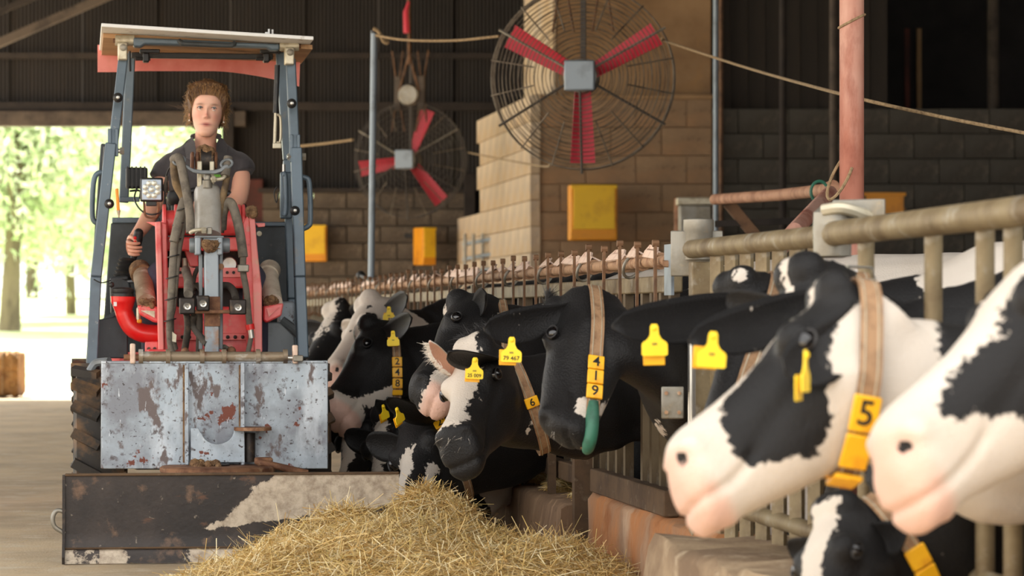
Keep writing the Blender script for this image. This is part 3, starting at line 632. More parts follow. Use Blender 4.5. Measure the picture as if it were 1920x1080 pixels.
class Cow: pass
def cow(name, label, poll, muz, Yc, zc, paint, ears, roll=0, voxel=.013, nose='pink', seed=0, patch=.0, eye=True, group='cows feeding along the fence', neckw=1.0, trunk=True, qs=1.06, nh=1.0, nt=.17):
    c = Cow(); Pp, Mz = P(*poll), P(*muz)
    a = (Mz - Pp); L = a.length; a.normalize(); q = L / .5 * qs
    U = ZV - NV * .6; U = (U - a * U.dot(a)).normalized(); U = Quaternion(a, roll) @ U; S = a.cross(U)
    if S.dot(Vector((0, -1, 0))) < 0: S = -S                                      # S: the side the camera sees
    hp = lambda t, u=0., l=0.: Pp + a * (t * L) + U * (u * q) + S * (l * q)
    c.hp, c.a, c.U, c.S, c.q = hp, a, U, S, q
    mb = MB(); rings = []
    for t, top, bot, w in HEAD:
        cu, hh = (top + bot) / 2, (top - bot) / 2; ring = []
        for j in range(24):
            th = 2 * pi * j / 24; cc, ss = cos(th), sin(th); e = 2 / 2.5
            x = math.copysign(abs(cc) ** e, cc); y = math.copysign(abs(ss) ** e, ss)
            k = 1 - (.38 if t < .6 else .12) * max(0, -y) ** 1.3 - .12 * max(0, y) ** 2
            uu = cu + hh * y; ring.append(hp(t + np.interp(t, [.45, .9], [0, .42]) * max(0, -uu - .04) / L * q, uu, w * x * k))
        rings.append(ring)
    mb.loft(rings)
    for s in (-1, 1):
        mb.ball(hp(.345, -.03, .078 * s), .041 * q, 12); mb.ball(hp(.02, .0, .028 * s), .05 * q, 10)
        mb.ball(hp(.27, -.15, .055 * s), .065 * q, 10)
        mb.ball(hp(.95, -.05, .045 * s), .042 * q, 10)
    mb.ball(hp(1.0, -.165, 0), .04 * q, 10, (1, 1, .8))
    # neck
    up0 = U; base = FN(Yc, 0, zc)
    cs = [hp(nt + .07, -.08), hp(nt, -.185), (hp(nt - .04, -.28) + base) / 2, base, FN(Yc, .3, .78), FN(Yc, .55, .76)]
    hs = [.11 * q, .15 * q, .19 * nh, .225 * nh, .29, .33]; ws = [.07 * q, .09 * q, .105 * neckw, .12 * neckw, .19, .25]
    path = cr(cs, 6); m_ = len(path); sx = np.linspace(0, 1, len(cs)); rx = np.linspace(0, 1, m_)
    hh, ww = np.interp(rx, sx, hs), np.interp(rx, sx, ws); rings = []; c.neck = []
    for i, p in enumerate(path):
        t = (path[min(i + 1, m_ - 1)] - path[max(i - 1, 0)]).normalized()
        f = min(1, rx[i] / .6); up = up0 * (1 - f) + ZV * f; up = (up - t * up.dot(t)).normalized(); sd = t.cross(up)
        if sd.dot(Vector((0, -1, 0))) < 0: sd = -sd
        c.neck.append((p, t, up, sd, hh[i], ww[i]))
        rings.append([p + sd * cos(th) * ww[i] * (1 - .25 * max(0, sin(th)) ** 2) + up * sin(th) * hh[i] for th in np.linspace(0, 2 * pi, 24, endpoint=False)])
    mb.loft(rings)
    nb = [c.neck[len(c.neck) * f // 10] for f in (4, 6)]
    mb.tube(cr([hp(.55, -.2), hp(.3, -.27)] + [e_[0] - e_[2] * e_[4] * .86 for e_ in nb], 4), [.03, .05, .055, .05], 12)      # loose throat skin
    # trunk and legs
    if trunk:
        rings = []
        for off, hw, hh_, z in ((.16, .1, .14, .77), (.25, .19, .27, .79), (.42, .25, .33, .81), (.75, .28, .36, .80), (1.2, .30, .37, .80), (1.6, .30, .36, .80), (1.9, .28, .32, .83), (2.1, .21, .25, .85), (2.2, .1, .12, .87)):
            rings.append([FN(Yc, off, z) + TV * hw * cos(th) + ZV * hh_ * sin(th) for th in np.linspace(0, 2 * pi, 24, endpoint=False)])
        mb.loft(rings)
        for s in (-1, 1):
            mb.tube([FN(Yc, .4, .7) + TV * .15 * s, FN(Yc, .38, .42) + TV * .13 * s, FN(Yc, .36, .24) + TV * .12 * s, FN(Yc, .37, .04) + TV * .12 * s, FN(Yc, .35, -.06) + TV * .12 * s, FN(Yc, .33, -.14) + TV * .12 * s], [.12, .07, .055, .038, .045, .055], 12)
            mb.tube([FN(Yc, 1.9, .75) + TV * .17 * s, FN(Yc, 1.82, .55) + TV * .17 * s, FN(Yc, 2.02, .32) + TV * .15 * s, FN(Yc, 1.98, .06) + TV * .14 * s, FN(Yc, 1.94, -.07) + TV * .14 * s, FN(Yc, 1.9, -.14) + TV * .14 * s], [.17, .11, .055, .042, .045, .055], 12)
    me = remesh(mb, voxel)
    nv = len(me.vertices); V = np.empty(nv * 3); me.vertices.foreach_get('co', V); V = V.reshape(-1, 3)
    Nn = np.empty(nv * 3); me.vertices.foreach_get('normal', Nn); Nn = Nn.reshape(-1, 3)
    def hc(V):
        D = V - np.array(Pp); return D @ np.array(a) / L, D @ np.array(U) / q, D @ np.array(S) / q
    tree = BVHTree.FromPolygons([Vector(v) for v in V], [tuple(p.vertices) for p in me.polygons])
    def surf(px, py, k=500):
        d = Vector(((px - 960) / F, 1, (HZ - py) / F)).normalized(); h = tree.ray_cast(Vector((0, 0, CAMH)), d)
        return h[0] if h[0] is not None else P(px, py, k)
    c.surf, c.tree = surf, tree
    t, u, l = hc(V)
    dis = np.zeros(nv)                                                            # nostrils, mouth line, eye sockets
    for s in (-1, 1):
        for tt, uu, ll, rr, dd in ((.985, -.05, .052, .024, -.03), (.345, -.045, .125, .03, -.012)):
            d2 = ((t - tt) * .5) ** 2 + (u - uu) ** 2 + (l - ll * s) ** 2
            dis += dd * q * np.exp(-d2 / (2 * (rr * .6) ** 2))
    mouth = -.122 - .018 * np.sin((t - .75) * 9)
    dis += -.011 * q * np.exp(-((u - mouth) / .008) ** 2) * sm(.74, .8, t) * (t < 1.2)
    rq = np.random.RandomState(seed + 50)                                             # skin folds and muscle
    for _ in range(9):
        kx = rq.normal(0, 1, 3); kx *= rq.uniform(8, 26) / np.linalg.norm(kx); dis += .0022 * np.sin(V @ kx + rq.rand() * 6)
    offv = (V - np.array(FN(Yc, 0, 0))) @ np.array(NV)
    dis += .005 * np.sin(offv * 46 + 9 * V[:, 2]) * sm(-.35, -.2, offv) * sm(.2, .05, offv) * (t < -.12)
    dis += -.006 * np.exp(-((u + .085 + .1 * (t - .4)) / .02) ** 2) * sm(.3, .45, t) * sm(.85, .7, t)
    V = V + Nn * dis[:, None]
    # ears joined into the same mesh
    eb = MB(); ear_i = []
    for e in ears:
        s = e['side']; root = hp(.1, -.065, .085 * s); tip = P(*e['tip']) if 'tip' in e else hp(*e['tl'])
        face = Vector(e.get('face', (-.3, -1, -.2)))
        o0 = ear_mesh(eb, root - (tip - root) * .12, tip, face, e.get('w', .055) * q); ear_i.append((o0, len(eb.v), e))
    sv = np.array([tuple(v) for v in eb.v]) if eb.v else np.zeros((0, 3))
    allv = np.concatenate([V, sv]); 
    npoly = len(me.polygons); faces = [tuple(p.vertices) for p in me.polygons] + [tuple(i + nv for i in f) for f in eb.f]
    t, u, l = hc(allv); D = allv - np.array(FN(Yc, 0, 0)); off = D @ np.array(NV); lat = D @ np.array(TV)
    coat = np.zeros(len(allv)); pink = np.zeros(len(allv))
    rs = np.random.RandomState(seed + 3); ph = rs.rand(6) * 6.28; fr = rs.uniform(2.2, 4.2, 6)
    sdn = (np.sin(fr[0] * off + ph[0] + 1.5 * np.sin(fr[1] * allv[:, 2] + ph[1])) + np.sin(fr[2] * allv[:, 2] * 1.4 + ph[2] + fr[3] * lat) + patch) * .12
    wb_ = np.clip(sdn / .03 + .5, 0, 1) * sm(.15, .3, off); coat = coat * (1 - wb_) + wb_
    hd = (t > -.25) & (off < .3)
    for sd, val in paint(c, allv, t, u, l, off):
        w = np.clip(sd / .05 + .5, 0, 1); coat = coat * (1 - w) + val * w
    pk = sm(.95, 1.02, t) * (np.abs(l) < .2) * (u > -.3) * (off < .1) * (t < 1.3)
    if nose == 'pink': coat = np.maximum(coat, pk); pink = np.maximum(pink, pk * .65 )
    elif nose == 'low': pk = pk * sm(-.06, -.1, u); coat = np.maximum(coat, pk); pink = np.maximum(pink, pk * .7)
    elif nose == 'black': coat = coat * (1 - pk)
    for s in (-1, 1):
        nd = sm(.024, .012, np.sqrt(((t - .99) * .5) ** 2 + (u + .05) ** 2 + (l - .046 * s) ** 2)); coat = coat * (1 - nd * .62)
        rim = sm(.036, .026, np.sqrt(((t - .35) * .5) ** 2 + (u + .04) ** 2 + (l - .12 * s) ** 2))
        coat = coat * (1 - rim)
    for o0, o1, e in ear_i:
        v = e.get('coat', 0); coat[nv + o0:nv + o1] = v
        if e.get('pinkin'):
            idx = np.arange(o0, o1); loc = (idx - o0) % 16; core = (loc > 0) & (loc < 7); pink[nv + idx[core]] = .9; coat[nv + idx[core]] = 1
        if e.get('rim'):
            idx = np.arange(o0, o1); loc = (idx - o0) % 16; coat[nv + idx[(loc >= 8)]] = e['rim']
    root = thing(name, label, 'cow', FN(Yc, 1.1, -.15), 0, group)
    m2 = bpy.data.meshes.new('body'); m2.from_pydata([tuple(v) for v in allv], [], faces); m2.update()
    m2.materials.append(M['coat']); m2.polygons.foreach_set('use_smooth', [True] * len(m2.polygons))
    for nm, arr in (('coat', coat), ('pink', pink)):
        at = m2.attributes.new(nm, 'FLOAT', 'POINT'); at.data.foreach_set('value', arr.astype(np.float32))
    bpy.data.meshes.remove(me)
    c.root = root; c.body = put('body', m2, root, True)
    if eye:
        for s in (-1, 1):
            ep = hp(.35, -.042, .105 * s)
            mk('eye', MB().ball(ep, .023 * q, 16), M['ceye'], root, True)
            f = c.S * s; lid = []
            for th in np.linspace(0, 2 * pi, 20, endpoint=False): lid.append(ep + f * .011 * q + (a * cos(th) * .026 + U * sin(th) * .017) * q)
            mk('eyelid', MB().tube(lid, .0032 * q, 6, closed=True), M['tuft'], root, True)
    return c

def collar(c, s, digits='', th0=.3, wid=.042, m='leather', tilt=0, pendant=None, buckle=None, plates=None, endplate=False, sc_=1.07, psize=.05):
    if isinstance(s, tuple):
        near = min((e_[0] for e_ in c.neck), key=lambda v: abs(v.x * F / v.y + 960 - s[0][0])); p = P(s[0][0], s[0][1], F / near.y); ax = Vector(s[1]).normalized()
    else:
        i = int(s * (len(c.neck) - 1)); p, t, up, sd, hh, ww = c.neck[i]; ax = (t * cos(tilt) + up * sin(tilt)).normalized()
    up2 = (ZV - ax * ax.z).normalized(); sd = ax.cross(up2)
    if sd.dot(Vector((0, -1, 0))) < 0: sd = -sd
    rad = []
    for a_ in np.linspace(0, 2 * pi, 72, endpoint=False):
        h = c.tree.ray_cast(p, sd * cos(a_) + up2 * sin(a_)); rad.append(h[3] if h[0] is not None and h[3] < .42 else None)
    good = [r_ for r_ in rad if r_ is not None] or [.15]; rad = np.array([r_ if r_ is not None else float(np.median(good)) for r_ in rad])
    for _ in range(4): rad = np.maximum(rad, (np.roll(rad, 1) + rad + np.roll(rad, -1)) / 3)
    def pt(th, k=1.0, al=0.0):
        r_ = np.interp((th % (2 * pi)) / (2 * pi) * 72, np.arange(73), np.append(rad, rad[0])) + .007 + (k - 1) * .15
        return p + (sd * cos(th) + up2 * sin(th)) * float(r_) + ax * al
    n = 48; rings = []
    for j in range(n + 1):
        th = 2 * pi * j / n; o = (pt(th) - p).normalized() * .004
        rings.append([pt(th, 1, -wid / 2), pt(th, 1, wid / 2), pt(th, 1, wid / 2) + o, pt(th, 1, -wid / 2) + o])
    col = mk('collar', MB().loft(rings, False), M[m], c.root, True, angle=60)
    rr = []
    for w_ in (-.3, .3):
        rr.append(MB().tube([pt(2 * pi * j / n, 1.0, wid * w_) + (pt(2 * pi * j / n) - p).normalized() * .0045 for j in range(n)], .0016, 4, closed=True))
    st = MB(); [st.add(r_.v, r_.f) for r_ in rr]; mk('stitching', st, M['cream'], col, False)
    th = th0; dl = list(digits)
    def step(th, dist):
        while dist > 0:
            q0 = pt(th); th -= .01; dist -= (pt(th) - q0).length
        return th
    if endplate: dl = dl + ['']
    for d in dl:
        hgt = psize if d else psize * .55
        a0 = th; th = step(th, hgt); mid = (a0 + th) / 2
        y = (pt(a0) - pt(th)).normalized(); z = (pt(mid) - p); z = (z - y * z.dot(y)); z = (z - ax * z.dot(ax) * .9).normalized(); x = y.cross(z).normalized()
        if x.dot(Vector((1, 0, 0))) < 0 and abs(x.x) > .3: pass
        o = pt(mid) + z * .009
        pl = mk('number_plate', MB().box((0, 0, 0), (wid * 1.22, hgt - .002, .011)), M['platey'], c.root, True, bevel=.003)
        pl.matrix_basis = frame(o, x, y)
        if d:
            tx = put('digit', text_mesh(d, hgt * .95, M['black']), pl); tx.matrix_basis = Matrix.Translation((0, 0, .0062))
    if pendant:
        a0 = th; pts = []
        for k in range(10): pts.append(pt(a0 - pendant * k / 9, 1.04))
        mk('transponder', MB().tube(pts, [.016, .022, .024, .022, .016], 10), M['green'], c.root, True)
    if buckle is not None:
        b0 = pt(buckle); y = (pt(buckle + .05) - pt(buckle - .05)).normalized(); x = ax
        bk_ = MB().tube([Vector((.03 * cx, .022 * cy, 0)) for cx, cy in ((-1, -1), (1, -1), (1, 1), (-1, 1))], .0035, 6, closed=True)
        o = mk('buckle', bk_, M['chrome'], c.root, True); o.matrix_basis = frame(pt(buckle, 1.06), x, y)
        for k in (.25, .42, -.3):
            o = mk('eyelet', MB().tube([(0.005 * cos(b), .005 * sin(b), 0) for b in np.linspace(0, 2 * pi, 10, endpoint=False)], .002, 5, closed=True), M['chrome'], c.root, True); o.matrix_basis = frame(pt(buckle - k, 1.05), x, y)
    return col

def ear_tag(c, at, nums=None, tilt=0.0, yaw=0.0, s=1.0, back=(.0, -.018), thin=False, backm='platey'):
    m = Matrix.Translation(P(*at)) @ Matrix.Rotation(yaw, 4, 'Z') @ Matrix.Rotation(tilt, 4, 'Y') @ Matrix.Rotation(pi / 2, 4, 'X')
    out = [(-.006, .036), (.006, .036), (.0095, .03), (.0105, .012), (.016, .002), (.0275, -.006), (.03, -.012), (.03, -.034), (.026, -.037), (-.026, -.037), (-.03, -.034), (-.03, -.012), (-.0275, -.006), (-.016, .002), (-.0105, .012), (-.0095, .03)]
    o = mk('ear_tag', MB().prism([(x * s, y * s, 0) for x, y in out], (0, 0, .003)), M['tagy'], c.root, True, smooth=False); o.matrix_basis = m
    bu = mk('tag_button', MB().lathe([(.001, 0), (.007, 0), (.006, .004), (.002, .006)], (0, .027 * s, .003), (0, 0, 1), 12), M['tagy'], o)
    o2 = mk('rear_tag', MB().box((back[0], back[1] * s - .012 * s, -.012), (.05 * s, .045 * s, .003)), M[backm], c.root, True, bevel=.0012); o2.matrix_basis = m
    if nums:
        if nums[0]: put('tag_number', text_mesh(nums[0], .017 * s, M['black']), o).matrix_basis = Matrix.Translation((0, -.026 * s, .0036))
        put('tag_small_print', text_mesh('000', .008 * s, M['wired']), o).matrix_basis = Matrix.Translation((0, -.006 * s, .0034)) if False else Matrix.Translation((0, -.01 * s, .0034))
    return o

def hair(c, name, base, dirn, n, ln, spread, m, r=.0016, curl=.3, seed=1):
    rs = random.Random(seed); mb = MB(); dirn = Vector(dirn).normalized()
    for _ in range(n):
        o = base(rs); d = (dirn + Vector((rs.gauss(0, spread), rs.gauss(0, spread), rs.gauss(0, spread)))).normalized(); k = Vector((rs.gauss(0, curl), rs.gauss(0, curl), rs.gauss(-.2, curl)))
        L_ = ln * rs.uniform(.6, 1.2); pts = [o + d * L_ * s_ + k * L_ * s_ * s_ for s_ in (0, .35, .7, 1)]
        mb.tube(pts, [r, r, r * .7, r * .2], 3, False)
    o = mk(name, mb, M[m], c.root, True); o['kind'] = 'stuff'; return o

X = np.array
def blaze(t, u, l, w0, w1, t0=0.0, t1=1.1, depth=.05):       # white stripe down the face
    w = w0 + (w1 - w0) * np.clip(t, 0, 1); return np.minimum.reduce([w - np.abs(l), u + depth, (t - t0) * .5, (t1 - t) * .5])
def on_head(sd, off, lim=.15): return np.where(off < lim, sd, -1)

# --- nearest cow, cut by the frame
def paint(c, V, t, u, l, off):
    jaw = -.185 + .03 * t - u
    yield on_head(blaze(t, u, l, .05, .07, -.3, 1.2, .026), off), 1
    yield on_head((t - .86) * .5, off), 1
    yield on_head(np.minimum(jaw, (t - .1)), off), 1
    yield cap_sd(V, c.surf(1850, 890, 1000), .11, c.surf(1990, 960, 960), .14), 1
n_ = cow('dairy_cow', 'nearest black and white cow at the right edge, broad white blaze and pink nose', (2000, 432, 985), (1632, 812, 1036), 5.35, .74, paint,
         [dict(side=1, tip=(2120, 520, 1020)), dict(side=-1, tl=(.1, -.05, -.27))], voxel=.011, seed=1, patch=.2, roll=.12, qs=.9)
# --- second nearest, collar 5
def paint(c, V, t, u, l, off):
    yield on_head(np.minimum(.22 - t, .5 + 0 * t), off, .1), 1                                      # white behind the ear and down the neck
    yield on_head(.6 - np.abs(t - .6), off), 1
    yield cap_sd(V, c.surf(1475, 640, 960), .085, c.surf(1445, 760, 965), .10), 0                              # black cheek
    yield cap_sd(V, c.surf(1440, 780, 965), .085, c.surf(1420, 815, 965), .06), 0
    yield cap_sd(V, c.surf(1480, 740, 960), .07, c.surf(1500, 810, 960), .055), 0
    yield on_head(np.minimum.reduce([.5 - t, t + .05, u + .06]), off), 0                             # black forehead
    yield on_head(blaze(t, u, l, .014, .02, -.05, .5, .02), off), 1
    yield np.minimum(off + .27, V[:, 2] - .85 + .12 * (off + .1)), 0
m_ = cow('dairy_cow', 'black and white cow with white muzzle and wide white cheek wearing a collar numbered five', (1566, 546, 922), (1236, 840, 948), 6.1, .76, paint,
         [dict(side=1, tip=(1478, 700, 965), face=(.3, -.6, .3)), dict(side=-1, tl=(.02, .03, -.28))], voxel=.011, seed=2, patch=-.5, roll=.3)
collar(m_, ((1594, 738, 912), (.98, .14, -.17)), '5  ', .0, .046, psize=.075, endplate=True)
ear_tag(m_, (1509, 695, 985), None, 0, 1.25, 1.1, backm='tagy')
# --- L
def paint(c, V, t, u, l, off):
    yield on_head(blaze(t, u, l, .012, .01, -.3, .5, .0), off), 1
l_ = cow('dairy_cow', 'black cow half hidden behind the second nearest head, ear with yellow tag beside white cheek', (1500, 508, 785), (1420, 800, 812), 7.3, .76, paint,
         [dict(side=1, tip=(1296, 640, 835), w=.062, face=(-.1, -1, .1)), dict(side=-1, tl=(.02, .02, -.26))], seed=3, patch=.5, nose='black')
collar(l_, ((1600, 640, 780), (.98, .14, -.05)), '', 0, buckle=1.3)
ear_tag(l_, (1335, 655, 850), ('', ), .08, .1, 1.1, (-.012, -.006))
# --- K
def paint(c, V, t, u, l, off):
    yield cap_sd(V, c.surf(1388, 512, 690), .012), 1
    yield cap_sd(V, FN(7.95, .42, 1.05), .17, FN(7.95, .9, 1.0), .32), 1
k_ = cow('dairy_cow', 'black cow beside the gate post with white tip on its crown and tan collar', (1380, 528, 690), (1330, 790, 712), 7.95, .78, paint,
         [dict(side=1, tip=(1152, 612, 735), w=.066, face=(-.1, -1, .1)), dict(side=-1, tl=(.02, .02, -.26))], seed=4, patch=.4, nose='black')
collar(k_, ((1396, 650, 700), (.86, .14, -.44)), '', 0)
ear_tag(k_, (1227, 637, 745), ('', ), -.02, .1, 1.1, (0, -.024))
# --- J 419
def paint(c, V, t, u, l, off):
    yield cap_sd(V, FN(9.9, .62, 1.1), .24, FN(9.9, 1.1, 1.05), .3), 1
    yield cap_sd(V, c.surf(1098, 770, 600), .035, c.surf(1095, 830, 600), .02), 1
    yield cap_sd(V, c.surf(1105, 770, 600), .03, c.surf(1180, 775, 590), .03), 1
    yield cap_sd(V, c.surf(1180, 775, 585), .026, c.surf(1240, 815, 580), .02), 1
    yield on_head(np.minimum((t - 1.0) * .5, -.06 - u), off), 1
j_ = cow('dairy_cow', 'black cow with collar numbered 419 and white patch under the jaw', (1048, 592, 582), (1006, 812, 602), 9.9, .74, paint,
         [dict(side=1, tip=(910, 618, 600), w=.06, face=(-.15, -1, -.1)), dict(side=-1, tl=(.05, .0, -.24))], seed=5, patch=-.6, nose='black', roll=1.15, qs=.98, nt=.3)
collar(j_, ((1104, 672, 585), (.98, .14, -.15)), '419', .03, .042, pendant=.35, endplate=False)
ear_tag(j_, (959, 655, 618), ('79 467',), .03, .05, 1.05, (-.01, -.012))
hair(j_, 'poll_tuft', lambda r: j_.hp(r.uniform(-.12, .05), .03, r.uniform(-.06, .06)), (.3, -.1, .9), 900, .035, .3, 'tuft', .0011, seed=3)
hair(j_, 'whiskers', lambda r: j_.hp(r.uniform(.98, 1.04), r.uniform(-.12, -.05), r.uniform(-.05, .05)), j_.a, 26, .03, .5, 'tuftw', .0004, seed=4)
# --- I 25 009
def paint(c, V, t, u, l, off):
    yield on_head(blaze(t, u, l + .03, .075, .07, -.05, .93, .1), off), 1
    yield cap_sd(V, c.surf(996, 790, 560), .014, c.surf(985, 812, 556), .012), 1
i_ = cow('dairy_cow', 'black cow with broad white face stripe, pinkish far ear and tag 25 009', (888, 652, 536), (836, 806, 556), 10.85, .72, paint,
         [dict(side=1, tip=(843, 662, 562), w=.052, face=(-.2, -1, -.25)), dict(side=-1, tip=(806, 642, 548), w=.036, face=(-.3, -1, 0), coat=1, pinkin=True)], seed=6, patch=-.4, nose='black', roll=-.1)
collar(i_, ((974, 715, 525), (.92, .14, .36)), '6', -.5, .04, psize=.04)
ear_tag(i_, (890, 690, 580), ('25 009',), .05, .05, .95, (-.006, -.014))
hair(i_, 'poll_tuft', lambda r: i_.hp(r.uniform(-.2, -.03), .0, r.uniform(-.05, .07)), (-.3, -.3, .2), 800, .04, .35, 'tuft', .0011, seed=5)
hair(i_, 'ear_fringe', lambda r: (lambda f: P(846 - 40 * f, 704 - 60 * f, 549) + Vector((-.02 * math.sin(3.0 * f), 0, r.uniform(-.004, .004))))(r.random()), (-.8, -.2, .25), 260, .022, .35, 'tuftw', .0006, seed=9)
hair(i_, 'whiskers', lambda r: i_.hp(r.uniform(.96, 1.04), r.uniform(-.1, -.02), r.uniform(-.06, .06)), i_.a - NV * .5, 26, .03, .5, 'tuftw', .0004, seed=6)
# --- G looking up
def paint(c, V, t, u, l, off):
    yield on_head(blaze(t, u, l + .02, .014, .006, -.05, .5, .0), off), 1
    yield on_head(np.minimum((t - .80) * .5, -.08 - u), off), 1
g_ = cow('dairy_cow', 'black cow lifting its head with pale pink lips and a buckled collar', (858, 572, 474), (762, 726, 492), 12.0, .8, paint,
         [dict(side=1, tip=(908, 550, 486), w=.05, face=(-.3, -1, .1)), dict(side=-1, tl=(-.02, .03, -.24))], seed=7, patch=-.8, roll=.6, nose='low', qs=.88)
collar(g_, ((940, 640, 470), (.99, .14, -.05)), '', 0, .036, buckle=.9)
# --- E 233, head down
def paint(c, V, t, u, l, off):
    yield on_head(blaze(t, u, l + .03, .05, .05, .42, 1.1, .05), off), 1
    yield cap_sd(V, c.surf(812, 880, 462), .03, c.surf(796, 920, 462), .03), 1
e_ = cow('dairy_cow', 'black cow with its head down in the feed wearing plates 233', (778, 772, 450), (748, 952, 466), 12.7, .6, paint,
         [dict(side=1, tip=(727, 748, 470), w=.042, face=(-.3, -1, 0)), dict(side=-1, tl=(.05, 0, -.22))], seed=8, patch=-.4, nose='black')
collar(e_, ((824, 806, 450), (.9, .14, .4)), '233', .45, .042, pendant=.2)
ear_tag(e_, (747, 778, 482), None, -.45, .9, .9)
# --- F
def paint(c, V, t, u, l, off):
    yield on_head(.3 - np.abs(t - .4), off, .1), 1
    yield cap_sd(V, c.surf(780, 920, 440), .04), 0
f_ = cow('dairy_cow', 'pale pinkish faced cow eating behind plates 233 with a plate numbered seven', (872, 800, 432), (826, 945, 446), 13.35, .62, paint,
         [dict(side=1, tl=(.1, -.05, .24), w=.05), dict(side=-1, tl=(.1, -.05, -.22))], seed=9, patch=0, nose='pink')
collar(f_, .24, '7', -.2, .042, pendant=.25)
# --- D2, D1 heads down
def paint(c, V, t, u, l, off):
    yield on_head(blaze(t, u, l, .03, .035, .15, 1.1, .02), off), 1
    yield on_head((t - .8) * .5, off), 1
d_ = cow('dairy_cow', 'black cow eating with narrow white stripe and pink white muzzle in the straw', (724, 770, 415), (694, 915, 428), 14.0, .6, paint,
         [dict(side=1, tip=(706, 752, 424), w=.04), dict(side=-1, tl=(.05, 0, -.22))], seed=10, patch=.1, nose='pink')
ear_tag(d_, (720, 772, 432), None, -.3, .9, .9)
def paint(c, V, t, u, l, off):
    yield on_head(blaze(t, u, l, .05, .03, -.1, .9, .02), off), 1
d1 = cow('dairy_cow', 'black cow eating close beside the loader plate with white stripe on its face', (668, 762, 388), (636, 905, 398), 15.4, .6, paint,
         [dict(side=1, tl=(.1, -.05, .22), w=.045), dict(side=-1, tl=(.1, -.05, -.22))], seed=11, patch=.1, nose='black')
# --- C 248
def paint(c, V, t, u, l, off):
    yield on_head(blaze(t, u, l, .025, .02, -.1, .14, .0), off), 1
    yield on_head((t - .9) * .5, off), 1
    yield cap_sd(V, c.surf(625, 775, 396), .03, c.surf(735, 738, 396), .035), 1
    yield cap_sd(V, c.surf(618, 745, 396), .03), 1
c_ = cow('dairy_cow', 'black cow with white jaw line wearing plates 248, muzzle behind the loader plate', (690, 614, 383), (596, 758, 393), 14.7, .8, paint,
         [dict(side=1, tip=(770, 596, 400), w=.05, face=(-.2, -1, .1)), dict(side=-1, tl=(.0, .0, -.24))], seed=12, patch=-2.4, nose='pink', roll=.45)
collar(c_, ((738, 678, 382), (.99, .14, 0)), '248', .15, .04, endplate=True)
ear_tag(c_, (737, 634, 408), ('', ), -.03, .1, .95, (0, -.006))
# --- B white face
def paint(c, V, t, u, l, off):
    yield on_head(.6 - np.abs(t - .5), off, -.12), 1
    yield cap_sd(V, c.surf(700, 592, 356), .03, c.surf(715, 604, 356), .02), 0
    yield cap_sd(V, c.surf(693, 576, 360), .012), 0
    yield cap_sd(V, c.surf(657, 623, 366), .01), 0
b_ = cow('dairy_cow', 'white faced cow with black ear looking over the loader plate', (690, 566, 349), (604, 690, 358), 16.2, .82, paint,
         [dict(side=1, tip=(762, 556, 360), w=.052, face=(-.2, -1, .1)), dict(side=-1, tl=(.0, .0, -.24), coat=1)], seed=13, patch=-2, nose='pink', roll=.2)
ear_tag(b_, (729, 588, 372), ('', ), .0, .1, 1.0, (0, -.006))
# --- A
def paint(c, V, t, u, l, off):
    yield on_head(blaze(t, u, l, .05, .05, -.05, 1.1, .0), off), 1
a_ = cow('dairy_cow', 'far black cow with white forehead beside the right loader post', (632, 578, 310), (552, 696, 318), 18.5, .85, paint,
         [dict(side=1, tip=(672, 578, 318), w=.05), dict(side=-1, tl=(.0, .0, -.24))], seed=14, patch=-.3, nose='pink')
# --- O under the second nearest
def paint(c, V, t, u, l, off):
    yield on_head(blaze(t, u, l, .05, .05, .05, 1.1, .045), off), 1
o_ = cow('dairy_cow', 'black cow with white blaze eating below the second nearest head', (1572, 950, 840), (1452, 1190, 872), 6.72, .58, paint,
         [dict(side=1, tl=(.16, -.1, .2), w=.05), dict(side=-1, tl=(.1, -.05, -.22))], seed=15, patch=.1, nose='pink')
collar(o_, .3, '  ', .4, .042, pendant=.3)
# ================================================================== compact loader
TO = Vector((-1.434, 13.66, 0)); TROT = math.atan2(SL, 1.0)
CAMV = Vector((0, 0, CAMH))
def TP(px, py, d):                                   # pixel seen on the loader's own cross plane d (metres behind its front posts) -> loader coordinates
    dr = Vector(((px - 960) / F, 1, (HZ - py) / F)); o = TO + TV * d
    p = CAMV + dr * ((o - CAMV).dot(TV) / dr.dot(TV)) - TO
    return Vector((p.dot(NV), p.dot(TV), p.z))
TR = thing('compact_loader', 'small dusty red and slate grey wheel loader with open cab and a pusher blade', 'loader', TO, TROT)
def rect(x0, y0, x1, y1, d, depth):
    a, b = TP(x0, y1, d), TP(x1, y0, d); return MB().box(((a.x + b.x) / 2, d + depth / 2, (a.z + b.z) / 2), (abs(b.x - a.x), depth, abs(b.z - a.z)))
def poly(pts, d, depth): return MB().prism([TP(x, y, d) for x, y in pts], (0, depth, 0))
def tb(pts, r, n=10, k=6): return MB().tube(cr([TP(*p) for p in pts], k), r, n)
def T(name, mb, m, parent=None, **k): return mk(name, mb, M[m], parent or TR, **k)
YV = Vector((0, 1, 0)); XV = Vector((1, 0, 0))

